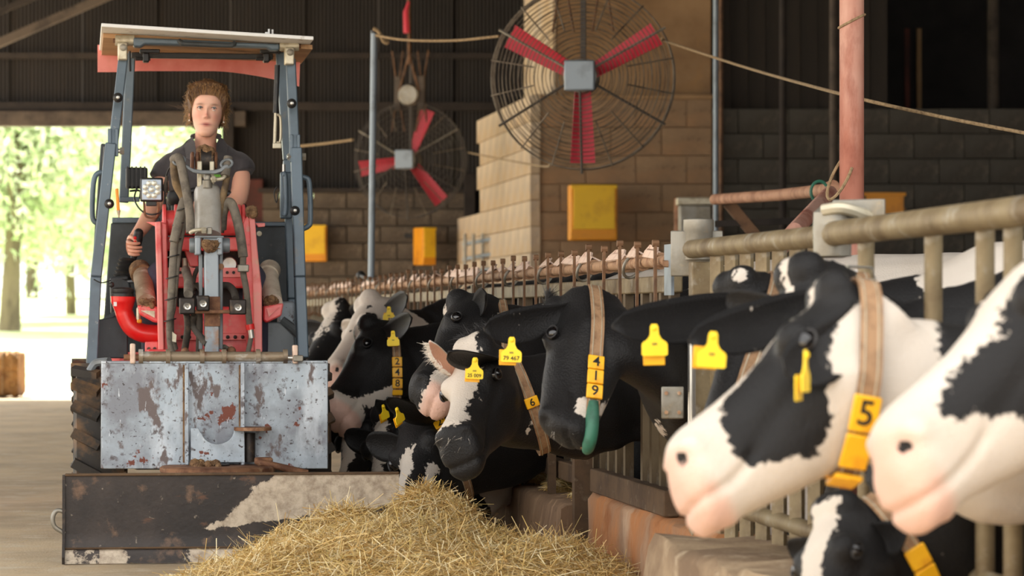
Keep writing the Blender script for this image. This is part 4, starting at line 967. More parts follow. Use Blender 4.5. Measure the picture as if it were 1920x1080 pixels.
# wheels
def wheel(x, y, label=None):
    t = T('wheel', MB().lathe([(.2, -.09), (.27, -.115), (.335, -.1), (.352, -.05), (.355, 0), (.352, .05), (.335, .1), (.27, .115), (.2, .09)], (x, y, .36), XV, 40), 'rubber', angle=50)
    T('rim', MB().lathe([(.02, -.05), (.09, -.06), (.1, -.03), (.17, -.03), (.205, -.085), (.215, -.085), (.215, .085), (.205, .085), (.17, .03), (.02, .03)], (x, y, .36), XV, 32), 'cream', t)
    lug = MB()
    for i in range(18):
        for s in (-1, 1):
            a = 2 * pi * (i + (.5 if s > 0 else 0)) / 18
            c = Vector((x + s * .062, y + .362 * sin(a), .36 + .362 * cos(a)))
            rot = Matrix.Rotation(-a, 3, 'X') @ Matrix.Rotation(s * .5, 3, 'Z')
            lug.box(c, (.125, .04, .035), rot)
    o = T('tread_lug', lug, 'rubber', t, smooth=False); o['kind'] = 'stuff'
for x in (-.45, .42):
    for y in (-.62, .78): wheel(x, y)
T('fender_bracket', tb([(166, 700, -.75), (180, 681, -.75), (205, 677, -.8)], .018, 8), 'grey')
# chassis, floor, engine box
T('chassis', MB().box((0, .3, .42), (.62, 1.7, .3)), 'dslate', bevel=.02)
T('cab_floor', MB().box((0, -.02, .6), (.86, .7, .05)), 'dslate', bevel=.01)
T('engine_hood', MB().box((0, .95, .95), (.8, .75, .62)), 'red', bevel=.05)
T('seat_cushion', MB().box((.03, .28, .98), (.46, .46, .12)), 'blk', bevel=.04)
T('seat_backrest', MB().box((.03, .5, 1.25), (.44, .1, .5)), 'blk', bevel=.04)
# side sheets of the cab
T('side_panel', poly([(208, 418), (300, 412), (300, 660), (190, 660)], .27, .03), 'dslate', bevel=.006)
T('side_panel', poly([(462, 420), (540, 415), (556, 660), (470, 660)], .27, .03), 'dslate', bevel=.006)
T('panel_edge', rect(210, 408, 300, 418, .25, .05), 'slate', bevel=.004)
T('panel_edge', rect(478, 416, 540, 424, .25, .05), 'slate', bevel=.004)
T('front_panel', poly([(180, 600), (240, 590), (240, 672), (178, 672)], -.2, .03), 'dslate', bevel=.006)
T('front_panel', poly([(500, 604), (525, 604), (552, 630), (556, 672), (500, 672)], -.2, .03), 'grey', bevel=.006)
T('tank_panel', rect(522, 565, 552, 620, -.1, .1), 'plate', bevel=.01)
T('console', poly([(206, 520), (240, 515), (250, 555), (240, 590), (208, 590)], -.08, .14), 'dslate', bevel=.01)
T('floor_brace', tb([(184, 612, -.15), (215, 592, -.15), (240, 575, -.15)], .018, 8), 'dslate')
T('floor_brace', tb([(560, 628, -.15), (548, 615, -.15), (528, 600, -.15)], .02, 8), 'grey')
T('reflector_disc', MB().lathe([(.002, 0), (.012, 0), (.012, .006), (.002, .006)], TP(486, 438, .265) , -YV, 14), 'cream')
# roll-over frame
def post(pts, w, dpt, name='cab_post', m='slate'):
    for i in range(len(pts) - 1):
        o = T(name, MB().beam(TP(*pts[i]), TP(*pts[i + 1]), w, dpt, YV), m, bevel=.006)
    return o
post([(231, 108, -.12), (211, 284, -.18)], .043, .06); p1 = post([(208, 270, -.19), (180, 520, -.26), (172, 692, -.3)], .05, .07)
post([(545, 112, -.12), (553, 292, -.18)], .043, .06); p2 = post([(555, 278, -.19), (562, 520, -.26), (568, 672, -.3)], .05, .07)
post([(527, 98, .1), (541, 300, .08), (549, 560, .06), (552, 670, .05)], .05, .06, 'rear_post')
post([(245, 100, .35), (232, 380, .4)], .045, .05, 'rear_post'); 
post([(196, 270, -.05), (186, 410, -.05), (168, 680, -.1)], .034, .04, 'post_cover', 'dslate')
T('gas_strut', tb([(201, 276, -.1), (193, 398, -.12)], .017, 12), 'blk'); T('strut_rod', tb([(193, 395, -.12), (190, 425, -.12)], .012, 10), 'chrome')
T('gas_strut', tb([(520, 122, -.05), (517, 212, -.06)], .012, 12), 'blk'); T('strut_rod', tb([(517, 212, -.06), (515, 272, -.06)], .008, 10), 'cream')
T('latch_handle', tb([(520, 214, -.08), (526, 222, -.08), (526, 262, -.08), (519, 268, -.08)], .006, 8), 'cream')
T('latch_bracket', rect(512, 268, 528, 278, -.09, .03), 'cream', bevel=.003)
for x, y in ((212, 283), (553, 294)):
    T('hinge_pin', MB().tube([TP(x - 15, y, -.2), TP(x + 15, y, -.2)], .011, 10), 'chrome')
    for s in (-1, 1): T('hinge_nut', MB().lathe([(.018, 0), (.018, .018)], TP(x + 13 * s, y, -.2), XV, 6), 'galv')
    T('hinge_plate', rect(x - 10, y - 42, x - 3, y + 10, -.215, .02), 'slate', bevel=.003); T('hinge_plate', rect(x + 4, y - 42, x + 10, y + 10, -.215, .02), 'slate', bevel=.003)
for x, y in ((221, 183), (547, 194), (205, 382), (553, 395)):
    T('rubber_stop', MB().lathe([(.022, -.012), (.022, .004), (.012, .012), (.01, .014)], TP(x, y, -.26), -YV, 14), 'blk')
    T('stop_bolt', MB().lathe([(.008, .012), (.008, .02), (.003, .022)], TP(x, y, -.262), -YV, 8), 'chrome')
T('grab_handle', tb([(197, 323, -.16), (182, 326, -.16), (175, 345, -.16), (173, 400, -.16), (178, 416, -.16), (192, 420, -.16)], .012, 12), 'slate')
T('grab_handle', tb([(556, 332, -.16), (572, 333, -.16), (580, 345, -.16), (582, 410, -.16), (578, 424, -.16), (560, 432, -.16)], .012, 12), 'slate')
T('inner_grab', tb([(530, 330, -.1), (534, 325, -.1), (536, 345, -.1), (536, 395, -.1), (532, 404, -.1)], .011, 10), 'slate')
T('lock_box', rect(526, 322, 548, 410, -.04, .05), 'slate', bevel=.008)
T('lock_bolt', MB().tube([TP(532, 308, -.06), TP(532, 324, -.06)], .008, 8), 'chrome')
T('hinge_block', rect(560, 486, 568, 508, -.2, .05), 'blk', bevel=.004)
T('wire_loop', tb([(519, 350, -.1), (514, 362, -.1), (518, 380, -.1), (522, 362, -.1)], .003, 6), 'blk')
T('cable_tie', tb([(176, 524, -.33), (190, 530, -.34), (208, 526, -.33)], .003, 6), 'blk'); T('tie_knob', MB().ball(TP(209, 534, -.34), .013, 10), 'blk')
# roof
fl, fr, rl, rr_ = TP(190, 50, -.38), TP(588, 75, -.38), TP(186, 100, .75), TP(560, 112, .75)
roof = T('roof_sheet', MB().loft([[fl, fr, rr_, rl], [p + Vector((0, 0, .016)) for p in (fl, fr, rr_, rl)]]), 'roofw', bevel=.003, smooth=False)
T('roof_underlay', MB().loft([[p + Vector((.01, .012, -.022)) for p in (fl + (rl - fl) * .2, fr + (rr_ - fr) * .2, rr_, rl)], [p + Vector((.01, .012, -.002)) for p in (fl + (rl - fl) * .2, fr + (rr_ - fr) * .2, rr_, rl)]]), 'ply', smooth=False)
T('roof_crossmember', rect(262, 92, 514, 104, .3, .05), 'ply', bevel=.003)
T('roof_rail', rect(246, 101, 512, 108, .1, .04), 'blk', bevel=.003)
bd = [(183, 84), (262, 90)] + [(x, 96) for x in (330, 420)] + [(514, 104), (563, 108), (561, 162)]
bd += [(x, 133 + 27 * max(0, (x - 400) / 161) ** 1.6 + (0 if x > 240 else 2)) for x in (540, 520, 500, 480, 460, 440, 420, 400, 380, 350, 320, 290, 260, 230, 205, 183)]
T('rear_valance', poly(bd, .62, .014), 'redboard', smooth=False)
T('front_crossbar', poly([(250, 70), (525, 82), (524, 94), (508, 94), (500, 89), (272, 83), (264, 88), (250, 87)], -.18, .08), 'slate', bevel=.008)
T('bar_handle', tb([(336, 76, -.19), (340, 80, -.2), (350, 82, -.2), (425, 85, -.2), (436, 84, -.2), (440, 80, -.19)], .011, 10), 'dslate')
for x0, x1, y in ((216, 252, 76), (524, 560, 86)):
    T('pivot_sleeve', MB().tube([TP(x0, y, -.15), TP(x1, y, -.15)], .024, 14), 'cream')
    T('pivot_pin', MB().tube([TP(x0 - 4, y, -.15), TP(x1 + 4, y, -.15)], .01, 10), 'rustbar')
for x, y in ((230, 92), (543, 101)):
    T('post_bracket', rect(x - 9, y - 12, x + 9, y + 20, -.19, .06), 'cream', bevel=.006)
    T('bracket_bolt', MB().lathe([(.016, 0), (.016, .008), (.008, .012)], TP(x + 1, y - 3, -.19), -YV, 12), 'galv')
for x in (262, 488):
    T('roof_clamp', rect(x, 92, x + 38, 99, -.02, .05), 'blk', bevel=.004)
    T('clamp_block', rect(x + 6, 99, x + 18, 116, -.02, .06), 'blk', bevel=.006); T('clamp_bolt', MB().tube([TP(x - 8, 110, -.0), TP(x + 20, 110, -.0)], .009, 8), 'blk')
T('clamp_rod', MB().tube([TP(243, 96, -.05), TP(244, 134, -.05)], .006, 8), 'blk')
T('wing_nut', MB().box(TP(500, 64, -.2), (.014, .01, .018)).box(TP(504, 59, -.2), (.008, .006, .022)).box(TP(511, 60, -.2), (.008, .006, .022)), 'roofw')
# work lamps and amber marker
lp = T('work_lamp', rect(263, 333, 306, 378, -.42, .045), 'blk', bevel=.008)
T('lamp_lens', rect(266, 336, 303, 375, -.428, .01), 'glass', lp, bevel=.003)
for i in range(9):
    x, y = (284.5, 355.5) if i == 8 else (284.5 + 12.5 * cos(2 * pi * (i + .5) / 8), 355.5 + 12.5 * sin(2 * pi * (i + .5) / 8))
    T('led', MB().lathe([(.001, .012), (.0125, .008), (.0115, .002), (.003, -.003)], TP(x, y, -.43), -YV, 12), 'led', lp)
T('lamp_bracket', tb([(270, 378, -.4), (272, 402, -.4), (280, 408, -.4), (294, 406, -.4), (297, 380, -.4)], .005, 8), 'rustbar')
T('lamp_foot', rect(274, 376, 294, 386, -.41, .04), 'blk', bevel=.003)
lp2 = T('rear_lamp', rect(236, 314, 277, 353, .12, .06), 'blk', bevel=.008)
for i in range(5): T('cooling_fin', rect(238 + i * 8, 312, 241 + i * 8, 354, .1, .02), 'blk', lp2)
T('lamp_arm', tb([(243, 358, .12), (262, 358, .12), (262, 372, .1)], .005, 8), 'blk'); T('lamp_bar', rect(224, 369, 262, 378, .1, .03), 'slate', bevel=.003)
T('lamp_cable', tb([(258, 350, .1), (252, 372, -.1), (262, 392, -.3), (280, 402, -.4), (300, 398, -.4), (308, 380, -.4), (310, 340, -.38), (316, 318, -.4), (330, 302, -.45)], .004, 8), 'blk')
T('cable_plug', tb([(313, 330, -.4), (310, 352, -.4), (312, 362, -.4)], [.006, .013, .008], 10), 'hosed')
T('amber_marker', poly([(216, 354), (222, 353), (225, 395), (219, 395)], -.3, .025), 'amber', bevel=.004); T('marker_spike', tb([(222, 394, -.29), (223, 408, -.29)], [.01, .003], 8), 'cream')
# joystick console
bel = [(.058, 0), (.064, .012), (.05, .02), (.06, .032), (.047, .042), (.056, .054), (.043, .064), (.052, .076), (.04, .086), (.048, .098), (.036, .108), (.043, .118), (.034, .126), (.03, .132)]
T('joystick_bellows', MB().lathe([(r, h * .82) for r, h in bel], TP(236, 528, -.02), (.09, 0, 1), 22), 'blk', angle=20)
T('joystick_plate', rect(214, 524, 262, 530, -.08, .16), 'grey', bevel=.004)
js = T('joystick_grip', MB().tube(cr([TP(250, 488, -.02), TP(253, 470, -.02), TP(257, 452, -.03), TP(260, 438, -.03)], 5), [.012, .018, .022, .024, .02], 12).ball(TP(260, 437, -.03), .022, 12), 'blk')
for y in (446, 454): T('joystick_button', MB().lathe([(.0075, 0), (.0075, .005), (.003, .008)], TP(253, y, -.053), -YV, 12), 'redc', js)
# steering column and wheel behind the ram
T('steering_wheel', MB().tube([TP(389, 402, .0) + Vector((.17 * cos(a), .05 * sin(a), .12 * sin(a))) for a in np.linspace(0, 2 * pi, 36, endpoint=False)], .014, 10, closed=True), 'blk')
T('steering_spoke', MB().tube([TP(350, 402, .0), TP(430, 402, .0)], .009, 8), 'blk')
T('steering_knob', MB().lathe([(.012, 0), (.014, .03), (.03, .045), (.034, .07), (.026, .092), (.008, .1)], TP(326, 398, -.1), ZV, 16), 'blk')
T('steering_column', MB().tube([TP(388, 560, -.15), TP(389, 402, .0)], .03, 12), 'blk')
# red lift frame
fd = -.62
def chan(outer, name): T(name, poly(outer, fd, .05), 'redf', bevel=.005); return
chan([(291, 416), (302, 415), (308, 660), (297, 660), (294, 520)], 'frame_flange'); chan([(467, 392), (477, 396), (483, 470), (491, 540), (492, 660), (478, 660), (474, 520)], 'frame_flange')
T('frame_side', poly([(302, 415), (313, 420), (318, 660), (308, 660)], fd + .02, .42), 'red', bevel=.006)
T('frame_side', poly([(457, 418), (467, 400), (480, 540), (478, 660), (466, 660), (462, 520)], fd + .02, .42), 'red', bevel=.006)
T('frame_foot', MB().box((TP(303, 660, fd).x, fd + .2, TP(303, 668, fd).z), (.12, .5, .06)), 'red', bevel=.008)
T('cross_drum', MB().tube([TP(309, 418, -.45), TP(462, 418, -.45)], .056, 24), 'red')
for x in (308, 330, 448, 456): T('drum_disc', MB().lathe([(.074, -.008), (.078, -.005), (.078, .005), (.074, .008)], TP(x, 416, -.45), XV, 26), 'red')
for x in (309, 456): T('drum_cheek', rect(x - 6, 412, x + 6, 448, -.52, .14), 'red', bevel=.008)
T('cross_beam', rect(302, 445, 474, 470, -.5, .1), 'red', bevel=.008)
T('cross_beam', rect(308, 505, 480, 540, -.46, .1), 'red', bevel=.008)
bp = T('bolt_plate', rect(308, 502, 476, 520, -.47, .012), 'redf', bevel=.003)
for x in (325, 338, 426, 438): T('plate_hole', MB().lathe([(.002, 0), (.007, .0), (.007, .003), (.002, .003)], TP(x, 511, -.472), -YV, 10), 'oily', bp)
T('lower_apron', poly([(318, 575), (470, 575), (478, 664), (312, 664)], -.42, .06), 'red', bevel=.01)
T('apron_fold', poly([(322, 625), (466, 625), (470, 638), (318, 638)], -.45, .03), 'redf', bevel=.004)
for x in (342, 355, 427, 441, 455): T('apron_bolt', MB().lathe([(.009, 0), (.009, .006), (.004, .009)], TP(x, 632, -.45), -YV, 6), 'oily')
T('inner_plate', poly([(345, 468), (372, 468), (372, 500), (356, 500)], -.42, .05), 'red', bevel=.005)
for x in (327, 462): T('inner_upright', rect(x - 5, 470, x + 5, 640, -.4, .08), 'red', bevel=.006)
T('red_tab', poly([(478, 418), (497, 418), (497, 425), (484, 426)], -.56, .03), 'redf', bevel=.003)
T('red_tab', poly([(274, 416), (296, 416), (300, 426), (290, 424)], -.56, .03), 'redf', bevel=.003)
T('foot_plate', poly([(272, 641), (296, 640), (297, 662), (272, 660)], -.5, .03), 'red', bevel=.004)
for x in (279, 290): T('foot_hole', MB().lathe([(.002, 0), (.008, .0), (.008, .003), (.002, .003)], TP(x, 654, -.502), -YV, 10), 'oily')
T('back_wall_panel', rect(312, 470, 474, 660, -.3, .03), 'oily')
# lift cylinders with mud caps and brackets
def lift(x0, x1, m, s):
    T('lift_cylinder', MB().tube([TP(x0, 508, -.1), TP(x1, 568, -.42)], .043, 22), m)
    T('cylinder_head', MB().tube([TP(x0 - 4 * s, 506, -.08), TP(x0, 516, -.15)], .05, 20), 'mud' if s > 0 else 'palecyl')
lift(266, 275, 'tancyl', 1); lift(502, 512, 'palecyl', -1)
T('lift_bracket', poly([(258, 572), (296, 575), (300, 606), (288, 604), (262, 590)], -.55, .14), 'red', bevel=.008); T('bracket_web', poly([(264, 582), (290, 583), (290, 596)], -.56, .02), 'cream')
T('lift_bracket', poly([(494, 574), (532, 568), (528, 592), (500, 606), (493, 600)], -.55, .14), 'red', bevel=.008); T('bracket_web', poly([(500, 578), (524, 576), (504, 594)], -.56, .02), 'redf')
def mudpile(x, y, d, w, seed):
    rr = random.Random(seed); mb = MB()
    for _ in range(16): mb.ball(TP(x + rr.uniform(-w, w), y + rr.uniform(-5, 5), d + rr.uniform(-.03, .03)), rr.uniform(.012, .024), 8)
    for _ in range(40):
        p = TP(x + rr.uniform(-w, w), y + rr.uniform(-7, 4), d - .03); mb.tube([p, p + Vector((rr.uniform(-.02, .02), rr.uniform(-.01, .01), rr.uniform(-.012, .015)))], .0016, 4)
    o = T('mud_clump', mb, 'mud', angle=80); o['kind'] = 'stuff'
mudpile(276, 570, -.52, 10, 2); mudpile(507, 566, -.52, 11, 3); mudpile(473, 398, -.6, 4, 5)
# red intake pipe with black cap
T('intake_pipe', tb([(231, 556, -.3), (231, 568, -.3), (234, 590, -.3), (246, 612, -.3), (266, 624, -.3), (296, 627, -.3)], [.056, .054, .04, .04, .042, .042, .042], 20), 'redc')
T('intake_cap', MB().lathe([(.044, -.02), (.05, -.018), (.05, .004), (.047, .006), (.05, .01), (.05, .024), (.036, .03), (.005, .032)], TP(230, 552, -.3), ZV, 26), 'blk')
T('pipe_sticker', rect(213, 566, 219, 574, -.362, .002), 'roofw')
T('hydraulic_valve', rect(256, 575, 264, 602, -.45, .06), 'cream', bevel=.01); T('valve_block', rect(257, 598, 266, 606, -.45, .06), 'yellow2', bevel=.006)
# centre boom
bd_ = -.86
ram = T('tilt_cylinder', MB().lathe([(.02, -.0), (.056, .0), (.058, .03), (.058, .215), (.052, .232), (.03, .248), (.022, .25)], TP(390, 442, -.78), TP(389, 340, -.66) - TP(390, 442, -.78), 30), 'cyl')
T('cylinder_fitting', MB().lathe([(.02, 0), (.022, .03), (.016, .035), (.018, .05), (.012, .06)], TP(389, 352, -.74), ZV, 12), 'galv', ram)
T('cylinder_port', tb([(386, 430, -.86), (372, 431, -.87), (362, 433, -.87), (357, 437, -.86)], .009, 10), 'cream', ram)
T('port_nut', MB().tube([TP(378, 432, -.88), TP(386, 432, -.88)], .015, 6), 'cream', ram); T('port_block', rect(388, 426, 398, 440, -.87, .05), 'galv', ram, bevel=.004)
T('top_port', tb([(396, 335, -.77), (408, 336, -.78), (418, 334, -.78), (422, 329, -.77)], .009, 10), 'cream', ram); T('port_nut', MB().tube([TP(397, 336, -.79), TP(404, 336, -.79)], .015, 6), 'cream', ram)
for x in (374, 397): T('rod_link', rect(x - 4, 302, x + 5, 350, -.72, .03), 'cream', bevel=.004)
T('link_web', rect(372, 326, 402, 333, -.69, .03), 'cream', bevel=.003)
T('pivot_lug', MB().tube([TP(374, 300, -.66), TP(398, 300, -.66)], .048, 20), 'mud')
for x0, x1 in ((358, 364), (367, 374), (393, 399), (402, 408)): T('lug_plate', rect(x0, 284, x1, 316, -.7, .09), 'rustbar', bevel=.008)
T('pivot_grease', MB().tube([TP(376, 300, -.66), TP(396, 300, -.66)], .056, 18), 'oily'); mudpile(386, 284, -.66, 9, 8)
T('hose_bracket', poly([(344, 311), (350, 308), (356, 313), (364, 317), (380, 319), (402, 319), (412, 316), (420, 309), (427, 308), (431, 313), (424, 315), (416, 322), (404, 326), (378, 326), (362, 324), (352, 318)], -.78, .03), 'grey', bevel=.003)
for x, y in ((336, 301), (425, 307)): T('hose_clamp', MB().tube([TP(x, y, -.77) + Vector((.024 * cos(a), .004 * sin(a), .018 * sin(a) + .004 * cos(a))) for a in np.linspace(0, 2 * pi, 20, endpoint=False)], .006, 8, closed=True), 'grey')
T('yoke_plate', rect(366, 442, 420, 446, -.92, .1), 'grey', bevel=.003)
for x in (371, 412): T('yoke_cheek', rect(x - 5, 444, x + 6, 478, -.92, .12), 'boom', bevel=.006)
for x in (364, 422): T('yoke_pin', MB().lathe([(.012, -.02), (.03, -.02), (.033, -.012), (.033, .012), (.03, .02), (.012, .02)], TP(x, 460, -.86), XV, 20), 'grey')
for x in (376, 414): T('boom_strap', rect(x - 3, 476, x + 4, 655, -.86, .03), 'grey', bevel=.003)
T('boom_beam', poly([(383, 448), (410, 448), (412, 662), (385, 662)], bd_ - .05, .1), 'boom', bevel=.006)
T('boom_collar', rect(381, 446, 413, 458, bd_ - .055, .11), 'grey', bevel=.005)
rs_ = T('rust_band', rect(384, 556, 413, 612, bd_ - .056, .012), 'rustbar', bevel=.002)
mudpile(396, 462, bd_ - .05, 11, 9)
T('strap_bolt', MB().lathe([(.014, 0), (.014, .02)], TP(414, 500, -.87), -YV, 8), 'rustbar')
# quick couplers
for x0, x1, y0, y1 in ((337, 366, 558, 589), (369, 393, 554, 583), (431, 462, 561, 590)):
    b = T('coupler_block', rect(x0, y0, x1, y1, bd_ - .12, .08), 'oily', bevel=.006)
    cx, cy = (x0 + x1) / 2, (y0 + y1) / 2
    T('coupler_socket', MB().lathe([(.003, .0), (.007, .004), (.0075, .008), (.014, .01), (.016, .006), (.018, 0)], TP(cx, cy + 1, bd_ - .12), -YV, 16), 'chrome', b)
T('coupler_shelf', rect(338, 581, 458, 588, bd_ - .1, .06), 'rustbar', bevel=.004)
# hoses
def hose(pts, r, m='hose', n=14): return T('hydraulic_hose', tb(pts, r, n), m)
hose([(325, 300, -.75), (330, 296, -.77), (337, 300, -.79), (347, 345, -.8), (356, 400, -.82), (357, 437, -.84)], .0195)
hose([(332, 294, -.74), (326, 310, -.74), (330, 345, -.72), (342, 368, -.7), (350, 395, -.68)], .017, 'hoset')
hose([(428, 295, -.74), (424, 318, -.76), (422, 330, -.77)], .02); hose([(426, 330, -.74), (420, 360, -.72), (412, 395, -.7), (408, 420, -.68)], .015, 'hoset')
hose([(416, 430, -.66), (418, 400, -.68), (424, 382, -.7), (434, 382, -.72), (444, 410, -.74), (452, 450, -.75), (456, 482, -.76)], .021); hose([(412, 436, -.66), (416, 410, -.66), (422, 390, -.68)], .019, 'hosed')
hose([(456, 480, -.76), (456, 510, -.74), (462, 545, -.72), (466, 590, -.7), (469, 615, -.68)], .014); hose([(469, 615, -.68), (470, 635, -.68), (464, 664, -.66)], .011)
T('hose_union', rect(446, 496, 467, 510, -.78, .05), 'galv', bevel=.005); T('hose_ring', MB().tube([TP(468, 608, -.69), TP(470, 618, -.69)], .02, 14), 'redc'); T('hose_end', MB().tube([TP(470, 618, -.69), TP(472, 634, -.69)], .013, 12), 'chrome')
hose([(345, 372, -.7), (338, 395, -.72), (328, 440, -.74), (324, 500, -.74), (321, 560, -.74), (319, 620, -.72), (322, 660, -.7)], .017)
hose([(350, 382, -.69), (344, 420, -.7), (336, 460, -.72), (330, 510, -.73), (325, 570, -.73), (318, 610, -.73), (328, 655, -.7)], .015); 
hose([(346, 372, -.7), (340, 396, -.73), (330, 436, -.76), (326, 452, -.76)], .02, 'hose')
for x, y in ((342, 392), (334, 420), (329, 450), (325, 480), (322, 520), (321, 560), (319, 600)): T('hose_tie', MB().tube([TP(x, y, -.745) + Vector((.024 * cos(a), .02 * sin(a), .006 * cos(a))) for a in np.linspace(0, 2 * pi, 14, endpoint=False)], .003, 5, closed=True), 'blk')
hose([(348, 506, -.6), (353, 525, -.75), (353, 552, -.9)], .02); hose([(350, 588, -.9), (352, 615, -.85), (346, 660, -.75)], .015, 'hosed'); hose([(364, 590, -.9), (362, 610, -.86), (378, 634, -.88), (388, 645, -.9)], .015, 'hosed')
hose([(412, 536, -.8), (428, 536, -.82), (438, 546, -.88), (442, 560, -.93)], .016, 'hosed'); hose([(374, 586, -.9), (374, 620, -.86), (373, 660, -.8)], .014, 'hosed'); hose([(357, 545, -.7), (370, 535, -.75), (378, 545, -.8)], .013, 'hosed')
hose([(362, 552, -.62), (364, 520, -.6), (372, 500, -.6)], .01, 'hosed'); hose([(414, 655, -.8), (420, 650, -.8), (430, 656, -.78)], .01)
T('hose_tag', poly([(323, 622), (331, 628), (330, 642), (323, 640)], -.78, .006), 'cream')
T('lower_nut', MB().ball(TP(434, 658, -.8), .02, 10).ball(TP(347, 659, -.8), .018, 10), 'rustbar')
T('round_gauge', MB().lathe([(.002, .01), (.03, .012), (.034, .008), (.034, -.02)], TP(430, 496, -.35), -YV, 20), 'chrome')
for x in (346, 357): T('valve_stem', MB().tube([TP(x, 484, -.4), TP(x, 502, -.4)], .012, 10), 'cream')
# attachment carrier: axle tube, plate, ribs, turntable
pd = -1.22
T('axle_tube', MB().tube([TP(262, 668, pd), TP(536, 669, pd)], .021, 18), 'pale_rod')
for x in (264, 315, 379, 420, 484, 535): T('axle_collar', MB().lathe([(.022, -.009), (.03, -.009), (.03, .009), (.022, .009)], TP(x, 668, pd), XV, 18), 'pale_rod')
T('axle_end', MB().tube([TP(232, 670, pd), TP(262, 670, pd)], .013, 10), 'rustbar'); T('axle_end', MB().tube([TP(534, 671, pd), TP(568, 672, pd)], .013, 10), 'chrome')
T('end_lug', rect(244, 644, 254, 682, pd - .02, .05), 'rustcap', bevel=.006); T('end_lug', rect(549, 647, 559, 682, pd - .02, .05), 'rustcap', bevel=.006); T('end_foot', rect(550, 666, 569, 678, pd - .03, .05), 'galv', bevel=.004)
pt_ = T('carrier_plate', poly([(190, 679), (615, 678), (615, 879), (189, 879)], pd - .0, .025), 'plate', bevel=.004)
T('plate_top_lip', rect(190, 676, 615, 682, pd - .004, .04), 'plate', bevel=.003)
T('plate_rib', rect(347, 680, 354, 872, pd - .07, .07), 'plate', pt_, bevel=.003); T('plate_rib', rect(452, 680, 459, 872, pd - .07, .07), 'plate', pt_, bevel=.003)
for x0, x1 in ((343, 348), (448, 453)): T('weld_strip', rect(x0, 684, x1, 868, pd - .02, .02), 'mud', pt_, bevel=.004)
un = [(358, 803), (372, 803), (376, 812)] + [(408 + 31 * cos(a), 806 + 27 * sin(a)) for a in np.linspace(2.9, .25, 12)] + [(440, 801), (458, 800), (459, 867), (358, 867)]
T('notch_plate', poly(un, pd - .075, .02), 'plate', pt_, bevel=.003, smooth=False)
T('rib_flange', MB().lathe([(.02, 0), (.078, 0), (.078, .014), (.02, .014)], TP(474, 807, pd - .07), ZV, 24), 'rustbar', pt_)
T('hinge_barrel', MB().tube([TP(468, 812, pd - .04), TP(468, 866, pd - .04)], .024, 14), 'oily', pt_)
T('turntable', MB().lathe([(.02, 0), (.232, 0), (.238, .006), (.238, .022), (.23, .028), (.02, .028)], TP(408, 886, pd - .12), ZV, 44), 'rustbar')
T('turntable_ring', MB().lathe([(.02, 0), (.215, 0), (.218, .004), (.218, .016), (.02, .018)], TP(408, 895, pd - .12), ZV, 44), 'rustbar')
mudpile(390, 874, pd - .15, 26, 21)
T('swivel_pin', MB().tube([TP(408, 915, pd - .12), TP(408, 870, pd - .12)], .05, 16), 'oily')
T('lock_lever', tb([(484, 866, pd - .16), (498, 869, pd - .17), (540, 879, pd - .17), (576, 888, pd - .16)], [.016, .014, .015, .016], 12), 'rustbar'); T('lever_block', rect(478, 858, 512, 872, pd - .17, .06), 'rustbar', bevel=.008)
# pusher blade, set at an angle
bl, br_ = Vector(((122 - 960) / 493, F / 493, 0)), Vector(((748 - 960) / 487, F / 487, 0))
toL = lambda w: Vector(((w - TO).dot(NV), (w - TO).dot(TV), w.z))
A, B = toL(bl), toL(br_); ab = (B - A).normalized(); bn = Vector((ab.y, -ab.x, 0)); bn = bn if bn.y < 0 else -bn
def blade_mat():
    m = mat('blade_steel', lin(62, 54, 50), .5, .25, layers=[(lin(44, 39, 37), 3, .42, .62), (lin(112, 88, 70), 9, .6, .72), (lin(140, 128, 114), 30, .66, .74), (lin(96, 68, 52), 5, .62, .7, (1, 1, 3))], bump=.15)
    nt = m.node_tree; n = nt.nodes; L = nt.links; b = n['Principled BSDF']; cur = b.inputs['Base Color'].links[0].from_socket
    at = n.new('ShaderNodeAttribute'); at.attribute_name = 'crust'; tc = n.new('ShaderNodeTexCoord'); no = n.new('ShaderNodeTexNoise'); no.inputs['Scale'].default_value = 22; no.inputs['Detail'].default_value = 9; no.inputs['Roughness'].default_value = .7
    L.new(tc.outputs['Object'], no.inputs['Vector'])
    a1 = n.new('ShaderNodeMath'); a1.operation = 'SUBTRACT'; L.new(no.outputs[0], a1.inputs[0]); a1.inputs[1].default_value = .5
    a2 = n.new('ShaderNodeMath'); a2.operation = 'MULTIPLY_ADD'; L.new(a1.outputs[0], a2.inputs[0]); a2.inputs[1].default_value = .9; L.new(at.outputs['Fac'], a2.inputs[2])
    mr = n.new('ShaderNodeMapRange'); mr.inputs[1].default_value = .47; mr.inputs[2].default_value = .53; L.new(a2.outputs[0], mr.inputs[0])
    cr_ = n.new('ShaderNodeValToRGB'); cr_.color_ramp.elements[0].color = lin(146, 130, 112); cr_.color_ramp.elements[1].color = lin(196, 182, 162); cr_.color_ramp.elements[0].position = .35; cr_.color_ramp.elements[1].position = .6
    L.new(no.outputs[0], cr_.inputs[0]); mx = n.new('ShaderNodeMix'); mx.data_type = 'RGBA'; L.new(mr.outputs[0], mx.inputs[0]); L.new(cur, mx.inputs[6]); L.new(cr_.outputs[0], mx.inputs[7]); L.new(mx.outputs[2], b.inputs['Base Color']); return m
M['blade'] = blade_mat()
LB = (B - A).length; nx_, nz_ = 90, 26; mb = MB(); crust = []
prof = lambda v: .02 * (1 - math.sin(pi * min(1, v))) - (.05 * (1 - v / .12) if v < .12 else 0)       # slight hollow, lip forward at the foot
HB = .335
def bpt(u, v, back=0.0):
    return A + ab * (LB * u) - bn * (back - prof(v) * -1) + ZV * (.004 + HB * v)
